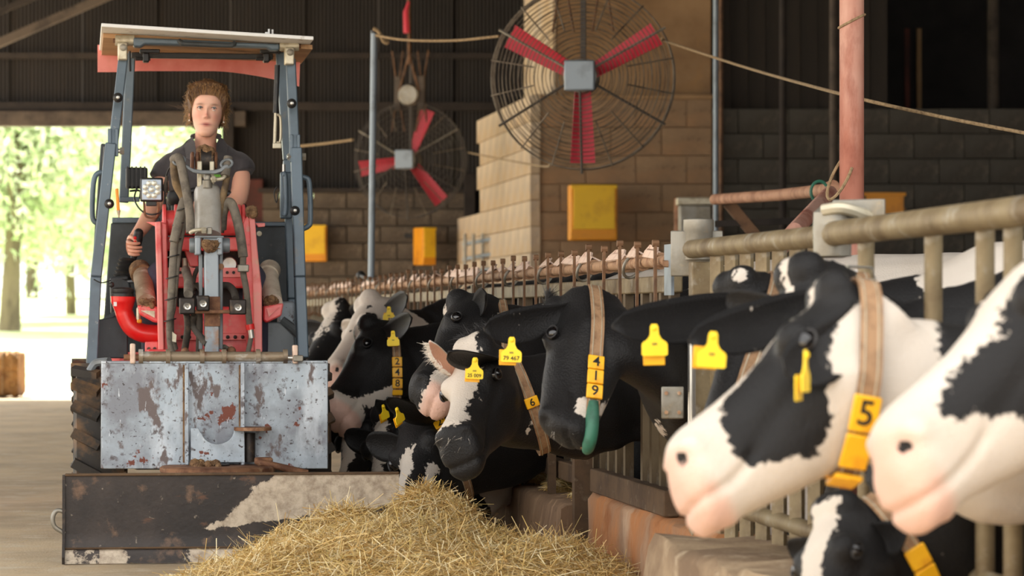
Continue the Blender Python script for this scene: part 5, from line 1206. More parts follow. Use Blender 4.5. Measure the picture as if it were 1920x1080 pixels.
for back in (0, .014):
    for j in range(nz_ + 1):
        for i in range(nx_ + 1):
            u, v = i / nx_, j / nz_
            mb.v.append(tuple(A + ab * (LB * u) + bn * (.03 * (1 - min(1, v / .35)) ** 2 - back) + ZV * (.004 + HB * v)))
            px_ = .44 + .7 * u
            line = .66 - .0 * u - .0
            edge = .38 + .27 * max(0, (u - .43) / .57)
            c_ = .5 + min((v - edge) * 5, (u - .43 - .19 * (v - .38) / .62) * 5)
            if v < .16: c_ = .62 + .4 * sin(u * 17) * (u > .1) - .1
            crust.append(max(-1, min(2, c_)))
w_ = nx_ + 1; h_ = nz_ + 1; off_ = w_ * h_
for b_ in range(2):
    for j in range(nz_):
        for i in range(nx_):
            a = b_ * off_ + j * w_ + i; f = (a, a + 1, a + w_ + 1, a + w_); mb.f.append(f if b_ == 0 else f[::-1])
for i in range(nx_):
    mb.f.append((i, i + off_, i + 1 + off_, i + 1)); k = nz_ * w_ + i; mb.f.append((k, k + 1, k + 1 + off_, k + off_))
for j in range(nz_):
    a = j * w_; mb.f.append((a, a + w_, a + w_ + off_, a + off_)); a += nx_; mb.f.append((a, a + off_, a + w_ + off_, a + w_))
bo = T('pusher_blade', mb, 'blade'); at_ = bo.data.attributes.new('crust', 'FLOAT', 'POINT'); at_.data.foreach_set('value', np.array(crust, dtype=np.float32))
T('blade_end_plate', MB().prism([A + bn * x + ZV * z for x, z in ((.045, .004), (.05, .03), (.02, .1), (.008, .34), (-.02, .34), (-.02, .02), (.0, .004))], ab * -.01), 'oily', bo, smooth=False)
T('blade_top_edge', MB().beam(A + ZV * (HB + .006), B + ZV * (HB + .006), .022, .01), 'barlow', bo, bevel=.003)
T('blade_seam', MB().tube([A + bn * .018 + ZV * .062, B + bn * .018 + ZV * .062], .004, 6), 'barlow', bo)
T('tow_hook', MB().tube(cr([A - ab * .0 + ZV * .2, A - ab * .03 + ZV * .205, A - ab * .046 + ZV * .18, A - ab * .04 + ZV * .145, A - ab * .012 + ZV * .125, A - ab * .0 + ZV * .118], 5), .009, 10), 'galv', bo)
T('blade_stiffener', MB().beam(A - bn * .05 + ab * .12 + ZV * .2, B - bn * .05 + ZV * .2, .08, .08), 'dslate', bo)
mid = (A + B) / 2
T('blade_bracket', MB().box(Vector((TP(408, 900, pd).x, (mid.y + pd - .12) / 2, .27)), (.3, .3, .05)), 'oily', bevel=.01)
T('blade_bracket', MB().box(Vector((TP(408, 900, pd).x, pd + .05, .22)), (.4, .5, .06)), 'oily', bevel=.01)
T('loader_arm', MB().beam(TP(398, 676, -.8), Vector((0.02, -1.2, .33)), .1, .08), 'boom', bevel=.01)
T('carrier_arm', MB().box((TP(300, 668, -1).x, -.95, .62), (.05, .45, .08)), 'oily', bevel=.008); T('carrier_arm', MB().box((TP(480, 668, -1).x, -.95, .62), (.05, .45, .08)), 'oily', bevel=.008)
# ================================================================== driver
M['lash'] = mat('brown_lash', lin(70, 48, 38), .6); M['lid'] = mat('eyelid_skin', lin(206, 150, 128), .5)
KP = 407.0
def Q(px, py, dy=0.0):                                # point at the driver's distance, dy metres further back
    Y = F / KP + dy; return Vector(((px - 960) * Y / F, Y, CAMH + (HZ - py) * Y / F))
PB = Q(388, 560, .1)
PS = thing('person', 'young woman in a dark charcoal polo shirt driving the small loader', 'person', (PB.x, PB.y, PB.z))
HC = Q(388, 209)                                      # head centre between the eyes' height
mb = MB(); VW = []
# head: rings from chin to crown. (height above HC, half width, front y, back y)
ring = [(-.126, .012, -.072, -.045), (-.122, .026, -.086, -.02), (-.112, .036, -.093, .0), (-.095, .046, -.093, .03), (-.075, .055, -.091, .05), (-.05, .062, -.09, .07), (-.025, .067, -.089, .085), (0, .0705, -.087, .095), (.025, .073, -.09, .10), (.05, .0745, -.091, .10), (.075, .071, -.083, .095), (.095, .06, -.066, .08), (.11, .042, -.042, .058), (.118, .018, -.012, .028)]
hz_ = [r[0] for r in ring]; NR, NT = 70, 96
zs = np.linspace(-.126, .118, NR); W_ = np.interp(zs, hz_, [r[1] for r in ring]); FY = np.interp(zs, hz_, [r[2] for r in ring]); BY = np.interp(zs, hz_, [r[3] for r in ring])
ker = np.array([1, 2, 3, 2, 1]) / 9
for arr in (W_, FY, BY): arr[2:-2] = np.convolve(arr, ker, 'valid')
HV = []
for i in range(NR):
    for j in range(NT):
        th = 2 * pi * j / NT; sx, cy_ = sin(th), cos(th)             # th 0 = front (-y)
        x = W_[i] * math.copysign(abs(sx) ** .86, sx); y = (FY[i] + BY[i]) / 2 - cy_ * (BY[i] - FY[i]) / 2
        HV.append((x, y, zs[i]))
HV = np.array(HV); frnt = HV[:, 1] < -.02
def bump(cx, cz, sx, sz, amp, ax=1): HV[:, ax] += amp * np.exp(-((HV[:, 0] - cx) / sx) ** 2 - ((HV[:, 2] - cz) / sz) ** 2) * frnt
bump(0, -.022, .008, .016, -.012); bump(0, -.036, .0105, .009, -.017); bump(-.011, -.040, .006, .006, -.006); bump(.011, -.040, .006, .006, -.006)
bump(0, .0, .007, .014, -.007); bump(-.031, .004, .016, .010, .011); bump(.031, .004, .016, .010, .011); bump(-.03, .022, .02, .008, -.004); bump(.03, .022, .02, .008, -.004)
bump(0, -.068, .02, .0055, -.006); bump(0, -.078, .017, .006, -.0065); bump(0, -.0725, .022, .0016, .0045); bump(0, -.088, .02, .006, .003); bump(0, -.108, .018, .012, -.005)
bump(-.042, -.03, .02, .02, -.005); bump(.042, -.03, .02, .02, -.005); bump(0, -.054, .005, .008, .002)
tone = np.tile(np.array(lin(230, 180, 156)[:3]), (len(HV), 1))
def paintc(mask, col):
    global tone
    tone = tone * (1 - mask[:, None]) + np.array(lin(*col)[:3]) * mask[:, None]
g2 = lambda cx, cz, sx, sz: np.exp(-((HV[:, 0] - cx) / sx) ** 2 - ((HV[:, 2] - cz) / sz) ** 2) * frnt
paintc(.55 * (g2(-.042, -.035, .024, .02) + g2(.042, -.035, .024, .02)).clip(0, 1), (218, 138, 118)); paintc(.6 * g2(0, -.03, .012, .014), (216, 136, 118))
paintc((g2(0, -.069, .021, .004) + g2(0, -.0775, .018, .0048)).clip(0, 1) * .85, (178, 88, 86)); paintc(.95 * g2(0, -.0725, .023, .0018), (96, 44, 44))
for s in (-1, 1):
    paintc(.85 * g2(.033 * s, .0215, .018, .0042), (112, 76, 54)); paintc(.45 * g2(.031 * s, .005, .015, .008), (196, 140, 120)); paintc(.7 * g2(.008 * s, -.043, .003, .0025), (120, 66, 58))
yaw, pitch = .1, .12
Rm = Matrix.Rotation(yaw, 3, 'Z') @ Matrix.Rotation(-pitch * .6, 3, 'X') @ Matrix.Rotation(.05, 3, 'Y')
hw = lambda v: HC + Rm @ Vector(v)
fs = []
for i in range(NR - 1):
    for j in range(NT):
        k = (j + 1) % NT; fs.append((i * NT + j, i * NT + k, (i + 1) * NT + k, (i + 1) * NT + j))
fs += [tuple(reversed(range(NT))), tuple(range((NR - 1) * NT, NR * NT))]
body = MB().add([hw(v) for v in HV], fs)
nhead = len(body.v)
# ears
for s in (-1, 1):
    rr = []
    for i in range(9):
        a = pi * i / 8; r_ = .004 + .012 * sin(a) ** .7
        c = Vector((.071 * s, .008 + .004 * sin(a), -.004 - .026 * cos(a) * -1 - .02)); rr.append([hw(c + Vector((.009 * s * sin(a) + .003 * s * cos(b), .9 * r_ * sin(b) + .2 * r_, .3 * r_ * cos(b)))) for b in np.linspace(0, 2 * pi, 10, endpoint=False)])
    body.loft(rr)
# neck, chest, arms as lofted limbs under the clothes
def limb(pts, rad, n=14, k=4, flat=None): body.tube(cr(pts, k), rad, n)
sh = 290
limb([HC + Vector((0, .03, -.05)), Q(386, 255, .045), Q(385, 275, .055), Q(385, 300, .06)], [.05, .05, .052, .075], 20)
body.loft([[Q(x0, y0, dd) + Vector((w * cos(b), t_ * sin(b), 0)) for b in np.linspace(0, 2 * pi, 24, endpoint=False)] for x0, y0, dd, w, t_ in ((385, 282, .06, .06, .045), (385, 296, .06, .11, .065), (384, 315, .06, .14, .085), (384, 360, .06, .145, .095), (384, 430, .08, .14, .1), (384, 500, .12, .16, .12), (384, 540, .14, .17, .13))])
RA = [Q(326, 316, .06), Q(309, 332, .05), Q(297, 362, .02), Q(287, 392, -.03), Q(270, 422, -.07), Q(248, 452, -.1)]      # photo-left arm to the joystick
limb(RA, [.036, .044, .04, .042, .034, .025], 16)
LA = [Q(440, 314, .06), Q(451, 330, .03), Q(448, 366, -.02), Q(436, 384, -.06), Q(412, 392, -.12), Q(392, 396, -.16)]
limb(LA, [.036, .045, .043, .044, .036, .026], 16)
# hands: palm, four fingers and a thumb closed on what they hold
def hand(wrist, palm_dir, side, grip_c, nrm, ln=.17, curl=1.0):
    palm_dir = Vector(palm_dir).normalized(); nrm = Vector(nrm).normalized(); side = Vector(side).normalized()
    rings = []
    for t, w, th in ((0, .024, .02), (.03, .032, .018), (.06, .038, .016), (.085, .036, .013)):
        c = Vector(wrist) + palm_dir * t; rings.append([c + side * w * cos(b) + nrm * th * sin(b) for b in np.linspace(0, 2 * pi, 14, endpoint=False)])
    body.loft(rings)
    for i, (o, l_) in enumerate(((-.027, .066), (-.009, .075), (.009, .07), (.026, .056))):
        p = Vector(wrist) + palm_dir * .08 + side * o; d = palm_dir.copy(); pts = [p - palm_dir * .02, p]; ang = 0
        for sgm, an in ((.42, .75), (.32, .85), (.26, .7)):
            ang += an * curl; d = palm_dir * cos(ang) - nrm * sin(ang); p = p + d * l_ * sgm; pts.append(p)
        body.tube(cr(pts, 3), [.010, .0098, .0088, .0078, .006], 8)
    p = Vector(wrist) + palm_dir * .025 - side * .028; pts = [p, p - side * .016 + palm_dir * .022 - nrm * .012, p - side * .014 + palm_dir * .048 - nrm * .028, p - side * .002 + palm_dir * .066 - nrm * .038]
    body.tube(cr(pts, 3), [.014, .0125, .011, .008], 8)
hand(Q(246, 457, -.095), (.0, -.95, -.25), (.1, .25, -.95), None, (-1, 0, .05), curl=.95)
hand(Q(394, 396, -.16), (-.6, -.6, .2), (.2, .1, 1), None, (-.2, -.6, .8), curl=.8)
# legs (mostly hidden) inside one surface
for s in (-1, 1):
    limb([Q(384 + 38 * s, 535, .14), Q(384 + 62 * s, 530, -.05), Q(384 + 82 * s, 528, -.26), Q(384 + 88 * s, 560, -.3), Q(384 + 92 * s, 640, -.24), Q(384 + 92 * s, 672, -.22)], [.09, .085, .068, .058, .048, .04], 14)
bv = np.array([tuple(v) for v in body.v]); t2 = np.tile(np.array(lin(224, 168, 142)[:3]), (len(bv), 1)); t2[:nhead] = tone
me = mesh_of('body', body, M['skin'], angle=80)
at_ = me.attributes.new('tone', 'FLOAT_COLOR', 'POINT'); at_.data.foreach_set('color', np.concatenate([t2, np.ones((len(bv), 1))], 1).astype(np.float32).ravel())
put('body', me, PS, True)
def K(name, mb, m, parent=None, **k): return mk(name, mb, M[m], parent or PS, parent is None, **k)
for s in (-1, 1):
    ew = K('eye', MB().ball(hw((.0315 * s, -.0755, .004)), .0118, 16), 'eyew')
    gz = Rm @ Vector((.18, -1, -.12)).normalized(); ec = hw((.0315 * s, -.0755, .004))
    K('iris', MB().lathe([(.0062, .0094), (.0060, .0108), (.001, .0119)], ec, gz, 16), 'iris', ew); K('pupil', MB().lathe([(.0030, .0112), (.0028, .0122), (.0004, .0124)], ec, gz, 12), 'pupil', ew)
    for up, amp in ((1, .0046), (-1, .0044)):
        pts = [hw((.0315 * s + .0142 * t_, -.0855 + .004 * t_ * t_ + .002 * abs(t_), .004 + up * amp * (1 - t_ * t_) - .0008 * t_ * s)) for t_ in np.linspace(-1, 1, 9)]
        K('eyelid', MB().tube(pts, [.0012, .0024, .0024, .0024, .0012], 6), 'lash' if up > 0 else 'lid')
    K('ear_stud', MB().ball(hw((.079 * s, .0, -.046)), .0042, 10), 'pearl')
# hair: scalp shell and strands swept back
hs = MB()
HN = 40; rings = []
rng = random.Random(4)
hm = MB()
def hairline(th):                                     # lowest z of the hair for direction th (0 = front)
    a = abs(th)
    return np.interp(a, [0, .5, .9, 1.2, 1.6, 2.2, 3.15], [.066, .064, .046, .012, -.03, -.065, -.07])
for i in range(15):
    f = i / 14; rg = []
    for j in range(48):
        th = -pi + 2 * pi * j / 48; z0 = hairline(th); z = z0 + (.145 - z0) * f
        zz = min(z, .1165); w = np.interp(zz, zs, W_); fy = np.interp(zz, zs, FY); by = np.interp(zz, zs, BY)
        k = max(0., math.sqrt(max(0, 1 - ((f - .62) / .38) ** 2))) if f > .62 else 1
        puff = .002 + .009 * sin(pi * min(1, f * 1.1)) + .006 * (abs(th) > 1.3)
        zq = z if f < .62 else z0 + (.145 - z0) * (.62 + .38 * sin((f - .62) / .38 * pi / 2)) 
        x = (np.interp(.05, zs, W_) if z > .05 else w) * sin(th) * k; y = ((fy + by) / 2 - (by - fy) / 2 * cos(th)) if z < .05 else (.005 - .095 * cos(th)); y = y * (k if z > .05 else 1)
        d = Vector((sin(th), -cos(th), .0))
        rg.append(hw(Vector((x, y, min(zq, .128))) + d * puff * (k * .8 + .2)))
    rings.append(rg)
hm.loft(rings)
hv = np.array([tuple(v) for v in hm.v]); tones = [lin(84, 58, 36), lin(118, 86, 54), lin(150, 114, 72), lin(96, 66, 42), lin(134, 98, 58)]
cols = [tones[3][:3]] * len(hv)
def strand(pts, r, col):
    n0 = len(hm.v); hm.tube(pts, [r, r, r * .8, r * .3], 3, False); cols.extend([col] * (len(hm.v) - n0))
for _ in range(7000):
    th = rng.uniform(-pi, pi); z0 = hairline(th) + rng.uniform(-.002, .02)
    zz = min(z0, .11); w = np.interp(zz, zs, W_); fy = np.interp(zz, zs, FY); by = np.interp(zz, zs, BY)
    p = Vector((w * sin(th) * 1.02, (fy + by) / 2 - (by - fy) / 2 * cos(th) * 1.02, z0)); f = 1 - abs(th) / pi
    up = .07 * f + rng.uniform(.0, .03)
    if abs(th) < 1.25:
        p = p + Vector((0, -.006, 0)); q1 = Vector((p.x * 1.12 + rng.gauss(0, .006), p.y * 1.0 - .012 + rng.gauss(0, .004), min(.118, p.z + .034 + rng.gauss(0, .006)))); q2 = Vector((p.x * 1.08 + rng.gauss(0, .008), p.y * .45 - .01, .136 - abs(p.x) * .38 + rng.gauss(0, .005))); q3 = Vector((p.x * .6 + rng.gauss(0, .02), .09, .11 + rng.gauss(0, .015)))
    else:
        sg = math.copysign(1, p.x); q1 = Vector((p.x + sg * (.012 + rng.gauss(0, .006)), p.y + .02, p.z + .02 + rng.gauss(0, .015))); q2 = Vector((p.x * 1.05 + sg * .012 + rng.gauss(0, .01), .06, p.z + .05 + rng.gauss(0, .015))); q3 = Vector((rng.gauss(0, .04), .115, .03 + rng.gauss(0, .02)))
    strand([hw(v) for v in cr([p, q1, q2, q3], 1)], rng.uniform(.0007, .0015), rng.choice(tones)[:3])
for _ in range(420):                                  # loose flyaway wisps at the sides and nape
    s = rng.choice((-1, -1, 1)); z = rng.uniform(-.06, .11); p = Vector((.074 * s, rng.uniform(-.01, .06), z)); d = Vector((s * rng.uniform(.2, 1), rng.uniform(-.3, .5), rng.uniform(-.8, .7))).normalized(); L_ = rng.uniform(.015, .04)
    strand([hw(p), hw(p + d * L_ * .4 + Vector((0, 0, .004))), hw(p + d * L_ * .8), hw(p + d * L_ * 1.0 - Vector((0, 0, .012)))], .0006, lin(168, 132, 84)[:3])
me = mesh_of('hair', hm, M['hair'], angle=80); at_ = me.attributes.new('tone', 'FLOAT_COLOR', 'POINT')
at_.data.foreach_set('color', np.concatenate([np.array(cols), np.ones((len(cols), 1))], 1).astype(np.float32).ravel()); put('hair', me, PS, True)
# polo shirt
st = MB()
st.loft([[Q(x0, y0, dd) + Vector((w * math.copysign(abs(cos(b)) ** .85, cos(b)), t_ * sin(b) * (1.0), (.012 * cos(2 * b) if i < 3 else 0) - (.03 * (sin(b) < -.3) * (i == 0)))) for b in np.linspace(0, 2 * pi, 40, endpoint=False)] for i, (x0, y0, dd, w, t_) in enumerate(((385, 264, .06, .068, .062), (385, 275, .06, .105, .078), (385, 286, .06, .145, .09), (384, 303, .06, .175, .105), (384, 330, .06, .17, .118), (384, 370, .06, .176, .125), (384, 430, .08, .165, .125), (384, 490, .11, .175, .135), (384, 540, .14, .185, .145)))])
st.tube(cr([Q(340, 308, .06), Q(324, 310, .06), Q(312, 322, .055), Q(305, 337, .045)], 4), [.05, .062, .064, .066], 20)
st.tube(cr([Q(430, 306, .06), Q(443, 306, .06), Q(452, 314, .045), Q(455, 326, .035)], 4), [.05, .062, .064, .064], 20)
K('polo_shirt', MB(), 'shirt') if False else None
me = remesh(st, .008, 8); vv = np.empty(len(me.vertices) * 3); me.vertices.foreach_get('co', vv); vv = vv.reshape(-1, 3); nn = np.empty_like(vv).ravel(); me.vertices.foreach_get('normal', nn); nn = nn.reshape(-1, 3)
fold = .004 * np.sin(vv[:, 0] * 60 + vv[:, 2] * 40 + 2 * np.sin(vv[:, 2] * 22)) * sm(1.75, 1.6, vv[:, 2]) + .003 * np.sin(vv[:, 2] * 80 + vv[:, 0] * 30)
# open neck: push the V below the collar back behind the skin
vx = (vv[:, 0] - Q(386, 0).x); vz = vv[:, 2] - Q(0, 308).z
me.vertices.foreach_set('co', (vv + nn * fold[:, None]).ravel()); me.materials.append(M['shirt']); me.polygons.foreach_set('use_smooth', [True] * len(me.polygons)); me.update()
bm = bmesh.new(); bm.from_mesh(me)
dead = [f for f in bm.faces if (lambda c: c.z > Q(0, 312).z and abs(c.x - Q(384, 0).x) < .075 * (c.z - Q(0, 312).z) / (Q(0, 272).z - Q(0, 312).z) + .004 and c.y < Q(0, 0, .06).y)(f.calc_center_median())]
bmesh.ops.delete(bm, geom=dead, context='FACES'); bm.to_mesh(me); bm.free()
shirt = put('polo_shirt', me, PS, True)
for s in (-1, 1):
    X0 = lambda x: 386 + (x - 386) * s * (1 if s < 0 else 1)
    fl = [(386 + s * a, b, d_) for a, b, d_ in ((25, 257, .0), (32, 262, .03), (40, 274, .0), (36, 296, -.05), (26, 302, -.07), (18, 290, -.075), (20, 268, -.05))]
    mbc = MB(); p0 = [Q(*p) for p in fl]; mbc.add(p0 + [p + Vector((.003 * s, .008, .002)) for p in p0], [tuple(range(7)), tuple(range(13, 6, -1))] + [(i, (i + 1) % 7, 7 + (i + 1) % 7, 7 + i) for i in range(7)])
    K('collar_flap', mbc, 'shirt', bevel=.002)
K('collar_band', MB().tube([Q(386, 256, .05) + Vector((.062 * cos(a), .062 * sin(a), .012 * sin(a))) for a in np.linspace(-.35, pi + .35, 26)], .011, 8), 'shirt')
lg = MB()
for i, x in enumerate((402, 406, 410, 414)): lg.tube([Q(x, 332, -.075), Q(x + .5, 327, -.075), Q(x + 2, 327.5, -.075), Q(x + 2, 332, -.075)], .0016, 5)
K('chest_print', lg, 'logo')
# trousers and boots
tr = MB()
for s in (-1, 1):
    tr.tube(cr([Q(384 + 30 * s, 535, .16), Q(384 + 60 * s, 528, -.05), Q(384 + 82 * s, 525, -.27), Q(384 + 88 * s, 560, -.32), Q(384 + 92 * s, 640, -.26), Q(384 + 92 * s, 664, -.24)], 5), [.105, .1, .083, .074, .066, .064], 16)
tr.ball(Q(384, 540, .15), .16, 16, (1.05, .9, .7))
me = remesh(tr, .012, 4); me.materials.append(M['trouser']); me.polygons.foreach_set('use_smooth', [True] * len(me.polygons)); put('trousers', me, PS, True)
for s in (-1, 1): K('boot', MB().tube(cr([Q(384 + 92 * s, 655, -.22), Q(384 + 92 * s, 682, -.22), Q(384 + 92 * s, 690, -.28), Q(384 + 92 * s, 693, -.4)], 4), [.058, .056, .05, .03], 12), 'boot')
# ================================================================== straw, bale, trees
PK = [(-.35, 11.42, .25, .17, .2), (-.62, 11.1, .15, .2, .16), (-.17, 11.3, .14, .12, .16), (-.84, 10.95, .06, .14, .2), (-.45, 10.85, .13, .4, .3), (-.02, 10.9, .075, .24, .25), (.2, 10.55, .07, .16, .25), (-.6, 10.5, .1, .34, .3), (-.1, 10.4, .09, .4, .35), (-.92, 10.35, .03, .2, .3)]
PK2 = [(-.72, 13.7, .13, .12, .3), (-.84, 14.3, .1, .12, .3), (-.62, 12.9, .06, .08, .3)]
def heap(Xs, Ys, pk):
    z = np.zeros_like(Xs)
    for x, y, h, sx_, sy_ in pk: z = np.maximum(z, 0) + h * np.exp(-((Xs - x) / sx_) ** 2 - ((Ys - y) / sy_) ** 2) * (1 - .35 * np.minimum(1, z / .3))
    return z
def straw_heap(name, label, pk, x0, x1, y0, y1, n, thr=.012, seed=1, ln=(.07, .26), wd=(.0008, .0021), res=.012):
    rs = np.random.RandomState(seed)
    nx, ny = int((x1 - x0) / res), int((y1 - y0) / res)
    gx, gy = np.meshgrid(np.linspace(x0, x1, nx + 1), np.linspace(y0, y1, ny + 1))
    zz = heap(gx, gy, pk); nz_ = sum(np.sin(gx * f * 1.3 + p) * np.sin(gy * f + q) / f for f, p, q in zip((17, 31, 47, 83), (1, 2, 3, 4), (4, 2, 1, 0))) * .35
    zb = zz + nz_ * np.clip(zz / .08, 0, 1) - .012
    mb = MB(); mb.v = list(zip(gx.ravel().tolist(), gy.ravel().tolist(), zb.ravel().tolist())); w = nx + 1
    keep = (zz[:-1, :-1] > thr * .5)
    jj, ii = np.nonzero(keep); a = jj * w + ii; mb.f = list(zip(a.tolist(), (a + 1).tolist(), (a + w + 1).tolist(), (a + w).tolist()))
    bed = mk(name, mb, M['strawbase'], angle=180); tag(bed, label, 'straw', None, 'stuff')
    # stalks: bent ribbons of two quads, plenty of them, as one child
    m = 0; PX, PYY = [], []
    while m < n:
        X_ = rs.uniform(x0, x1, n); Y_ = rs.uniform(y0, y1, n); h = heap(X_, Y_, pk); ok = (h > thr) & (rs.rand(n) < np.clip(h / .05, .25, 1)); PX.append(X_[ok]); PYY.append(Y_[ok]); m += ok.sum()
    X_ = np.concatenate(PX)[:n]; Y_ = np.concatenate(PYY)[:n]; Z_ = heap(X_, Y_, pk)
    e = .01; gxn = (heap(X_ + e, Y_, pk) - heap(X_ - e, Y_, pk)) / (2 * e); gyn = (heap(X_, Y_ + e, pk) - heap(X_, Y_ - e, pk)) / (2 * e)
    an = rs.uniform(0, 2 * pi, n); L = rs.uniform(ln[0], ln[1], n) * (rs.rand(n) ** .5 + .2); el = rs.normal(.05, .22, n) + (rs.rand(n) < .05) * rs.uniform(.2, .9, n)
    dx, dy = np.cos(an), np.sin(an); dz = gxn * dx + gyn * dy + np.tan(np.clip(el, -.5, 1.2)); D = np.stack([dx, dy, dz], 1); D /= np.linalg.norm(D, axis=1)[:, None]
    S = np.stack([-dy, dx, rs.normal(0, .6, n)], 1); S /= np.linalg.norm(S, axis=1)[:, None]
    Wd = rs.uniform(wd[0], wd[1], n)[:, None]; c = np.stack([X_, Y_, Z_ + rs.uniform(-.012, .014, n)], 1); bend = rs.normal(0, .16, (n, 3)) * L[:, None]; bend[:, 2] = np.abs(bend[:, 2]) * .5
    p0 = c - D * (L / 2)[:, None]; p1 = c + bend * .5; p2 = c + D * (L / 2)[:, None]
    Vv = np.stack([p0 - S * Wd, p0 + S * Wd, p1 - S * Wd, p1 + S * Wd, p2 - S * Wd * .7, p2 + S * Wd * .7], 1).reshape(-1, 3)
    fb = np.array([[0, 1, 3, 2], [2, 3, 5, 4]]); fa = (np.arange(n)[:, None, None] * 6 + fb[None]).reshape(-1, 4)
    me = bpy.data.meshes.new('stalks'); me.vertices.add(len(Vv)); me.vertices.foreach_set('co', Vv.ravel()); me.loops.add(fa.size); me.loops.foreach_set('vertex_index', fa.ravel().astype(np.int32)); me.polygons.add(len(fa)); me.polygons.foreach_set('loop_start', np.arange(0, fa.size, 4, dtype=np.int32)); me.update()
    pal = np.array([lin(*c_)[:3] for c_ in ((240, 212, 150), (226, 190, 122), (252, 236, 192), (190, 154, 92), (236, 206, 132), (212, 186, 116))]); ci = rs.choice(6, n, p=[.28, .2, .2, .12, .12, .08])
    col = np.concatenate([pal[ci] * rs.uniform(.8, 1.1, (n, 1)), np.ones((n, 1))], 1).repeat(6, 0)
    at = me.attributes.new('tone', 'FLOAT_COLOR', 'POINT'); at.data.foreach_set('color', col.astype(np.float32).ravel()); me.materials.append(M['straw'])
    o = put('stalks', me, bed); o['kind'] = 'stuff'
    return bed
straw_heap('straw_heap', 'long heap of golden straw in front of the pusher blade beside the curb', PK, -1.3, .5, 9.6, 12.5, 88000)
straw_heap('straw_strip', 'low strip of straw on the floor between the loader and the feeding cows', PK2, -1.1, -.5, 12.4, 15.2, 7000, seed=2)
straw_heap('curb_straw', 'short straw lying on the curb below the fence bars', [(FN(y, .02).x, y, .035, .07, .25) for y in (11.9, 12.6, 13.2, 13.9)], -.3, .5, 11.7, 14.3, 2200, seed=6, ln=(.03, .09)).location = (0, 0, .21)
# loose stalks over the dusty floor
n = 1500; rs = np.random.RandomState(3); mb = MB()
for _ in range(n):
    y = rs.uniform(9.4, 26); x = rs.uniform(-4.6, 1.6 - SL * y) if rs.rand() < .7 else rs.normal(-.9, .5)
    if x > 1.7 - SL * y: continue
    a = rs.uniform(0, pi); l = rs.uniform(.01, .05); d = Vector((cos(a), sin(a), 0)); s = Vector((-sin(a), cos(a), 0)) * .0016; c0 = Vector((x, y, .004))
    mb.add([c0 - d * l - s, c0 - d * l + s, c0 + d * l + s + Vector((0, 0, .004)), c0 + d * l - s + Vector((0, 0, .004))], [(0, 1, 2, 3)])
me = mesh_of('floor_litter', mb, M['strawbase'], False); tag(put('floor_litter', me), 'short chaff scattered over the dusty concrete aisle', 'chaff', None, 'stuff')

# bale by the opening
def bale_mesh(c, sz, seed):
    rr = random.Random(seed); mb = MB(); n = 18; rings = []
    for i in range(n + 1):
        x = -sz[0] / 2 + sz[0] * i / n; rg = []
        for j in range(40):
            a = 2 * pi * j / 40; cx, cz = cos(a), sin(a); k = 1 / max(abs(cx), abs(cz)); k = min(k, 1.28)
            e = 1 - .06 * (i in (0, n)); rg.append(Vector(c) + Vector((x, sz[1] / 2 * cx * k * e + rr.gauss(0, .012), sz[2] / 2 * cz * k * e + rr.gauss(0, .012))))
        rings.append(rg)
    mb.loft(rings); return mb
bc = P(10, 697, 163)
t = thing('straw_bale', 'brown square bale standing at the edge of the door opening', 'bale', (bc.x, bc.y, 0))
mk('bale_body', bale_mesh((-.12, 0, .27), (.62, .6, .5), 3), M['bale'], t)
for x in (-.28, .02): mk('twine', MB().tube([(x, .3 * max(-1, min(1, 1.3 * cos(a))) * 1.02, .27 + .255 * max(-1, min(1, 1.3 * sin(a)))) for a in np.linspace(0, 2 * pi, 32, endpoint=False)], .006, 5, closed=True), M['rope'], t)

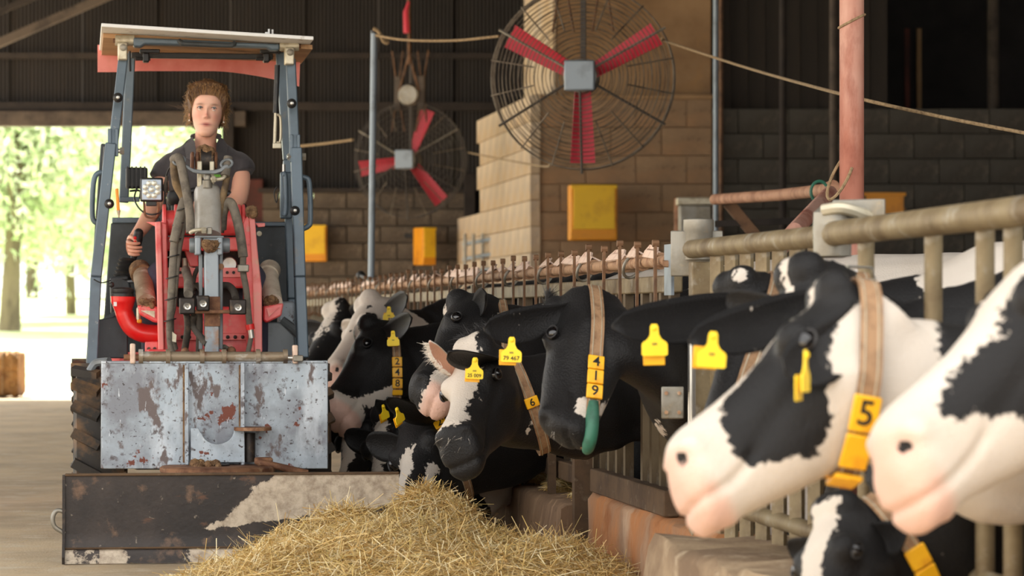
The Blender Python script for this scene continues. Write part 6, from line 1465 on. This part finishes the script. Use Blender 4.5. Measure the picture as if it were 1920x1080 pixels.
# trees beyond the opening
def tree(label, x, y, h, trunk_r, crown, n, seed, lean=0.0, pale=1.0):
    z0 = -.02 + max(0, y - 41) * .021
    t = thing('meadow_tree', label, 'tree', (x, y, z0 - .05), 0, 'trees in the meadow behind the shed'); rs = np.random.RandomState(seed); rr = random.Random(seed)
    mk('trunk', MB().tube(cr([(0, 0, 0), (lean * .2, 0, h * .2), (lean * .6, 0, h * .45), (lean, 0, h * .8)], 5), [trunk_r * 1.35, trunk_r, trunk_r * .85, trunk_r * .5], 12), M['bark'], t)
    for i in range(6):
        a = rr.uniform(0, 2 * pi); z = h * rr.uniform(.3, .6); l = crown[0] * rr.uniform(.5, .9)
        mk('branch', MB().tube(cr([(lean * .5, 0, z), (lean * .5 + l * .5 * cos(a), l * .5 * sin(a), z + .5), (lean * .5 + l * cos(a), l * sin(a), z + 1.2)], 4), [trunk_r * .35, trunk_r * .22, trunk_r * .1], 7), M['bark'], t)
    cl = rs.normal(0, 1, (34, 3)); cl /= np.linalg.norm(cl, axis=1)[:, None]; cl = cl * rs.uniform(.4, 1, (34, 1)) * np.array(crown) + np.array([lean, 0, crown[3] if len(crown) > 3 else h * .62])[None] if len(crown) == 3 else cl * rs.uniform(.4, 1, (34, 1)) * np.array(crown[:3]) + np.array([lean, 0, crown[3]])
    k = rs.randint(0, 34, n); c = cl[k] + rs.normal(0, 1, (n, 3)) * crown[0] * .19
    u = rs.normal(0, 1, (n, 3)); u /= np.linalg.norm(u, axis=1)[:, None]; v = np.cross(u, rs.normal(0, 1, (n, 3))); v /= np.linalg.norm(v, axis=1)[:, None]; s = rs.uniform(.08, .17, (n, 1))
    V = np.stack([c - u * s, c + v * s * .45, c + u * s, c - v * s * .45], 1).reshape(-1, 3); f = np.arange(4 * n).reshape(-1, 4)
    me = bpy.data.meshes.new('foliage'); me.vertices.add(len(V)); me.vertices.foreach_set('co', V.ravel()); me.loops.add(f.size); me.loops.foreach_set('vertex_index', f.ravel().astype(np.int32)); me.polygons.add(n); me.polygons.foreach_set('loop_start', np.arange(0, f.size, 4, dtype=np.int32)); me.update()
    pal = np.array([lin(*q)[:3] for q in ((212, 222, 186), (186, 206, 156), (230, 236, 208), (218, 226, 196))]) * pale; col = np.concatenate([pal[rs.choice(4, n)] * rs.uniform(.8, 1.15, (n, 1)), np.ones((n, 1))], 1).repeat(4, 0)  # leaf tones bleached: the overexposed daylight outside is put into the colour
    at = me.attributes.new('tone', 'FLOAT_COLOR', 'POINT'); at.data.foreach_set('color', col.astype(np.float32).ravel()); me.materials.append(M['leaf'])
    o = put('foliage', me, t); o['kind'] = 'stuff'
tree('broad tree with thick pale trunk left of the loader', (18 - 960) / 80, 70, 8.5, .2, (3.2, 2.6, 2.3, 4.2), 12000, 1, .3)
tree('thinner tree standing right of the thick pale trunk', (132 - 960) / 66, 85, 10, .12, (3.4, 3, 3.2, 4.9), 12000, 2, -.2)
tree('leafy tree seen past the left cab post of the loader', (300 - 960) / 74, 76, 9, .16, (3.0, 2.6, 2.8, 4.3), 12000, 3)
tree('tree at the right end of the door opening behind the driver', (430 - 960) / 70, 80, 9, .16, (3.0, 2.6, 2.9, 4.5), 10000, 4, .2)
tree('tree at the left edge of the view, beyond the bale', (-120 - 960) / 72, 78, 9, .18, (3.0, 2.6, 3.2, 5.0), 8000, 5, .2)
for i, (px, y, h) in enumerate(((60, 118, 12), (230, 122, 13), (380, 116, 12), (-60, 120, 12))):
    k = F / y; tree(('distant tree just above the bale', 'distant tree behind the left cab post', 'distant tree behind the driver\'s shoulder', 'distant tree beyond the left frame edge')[i], (px - 960) / k, y, h, .2, (6, 4, 4.8, 5.6), 12000, 20 + i, pale=.9)
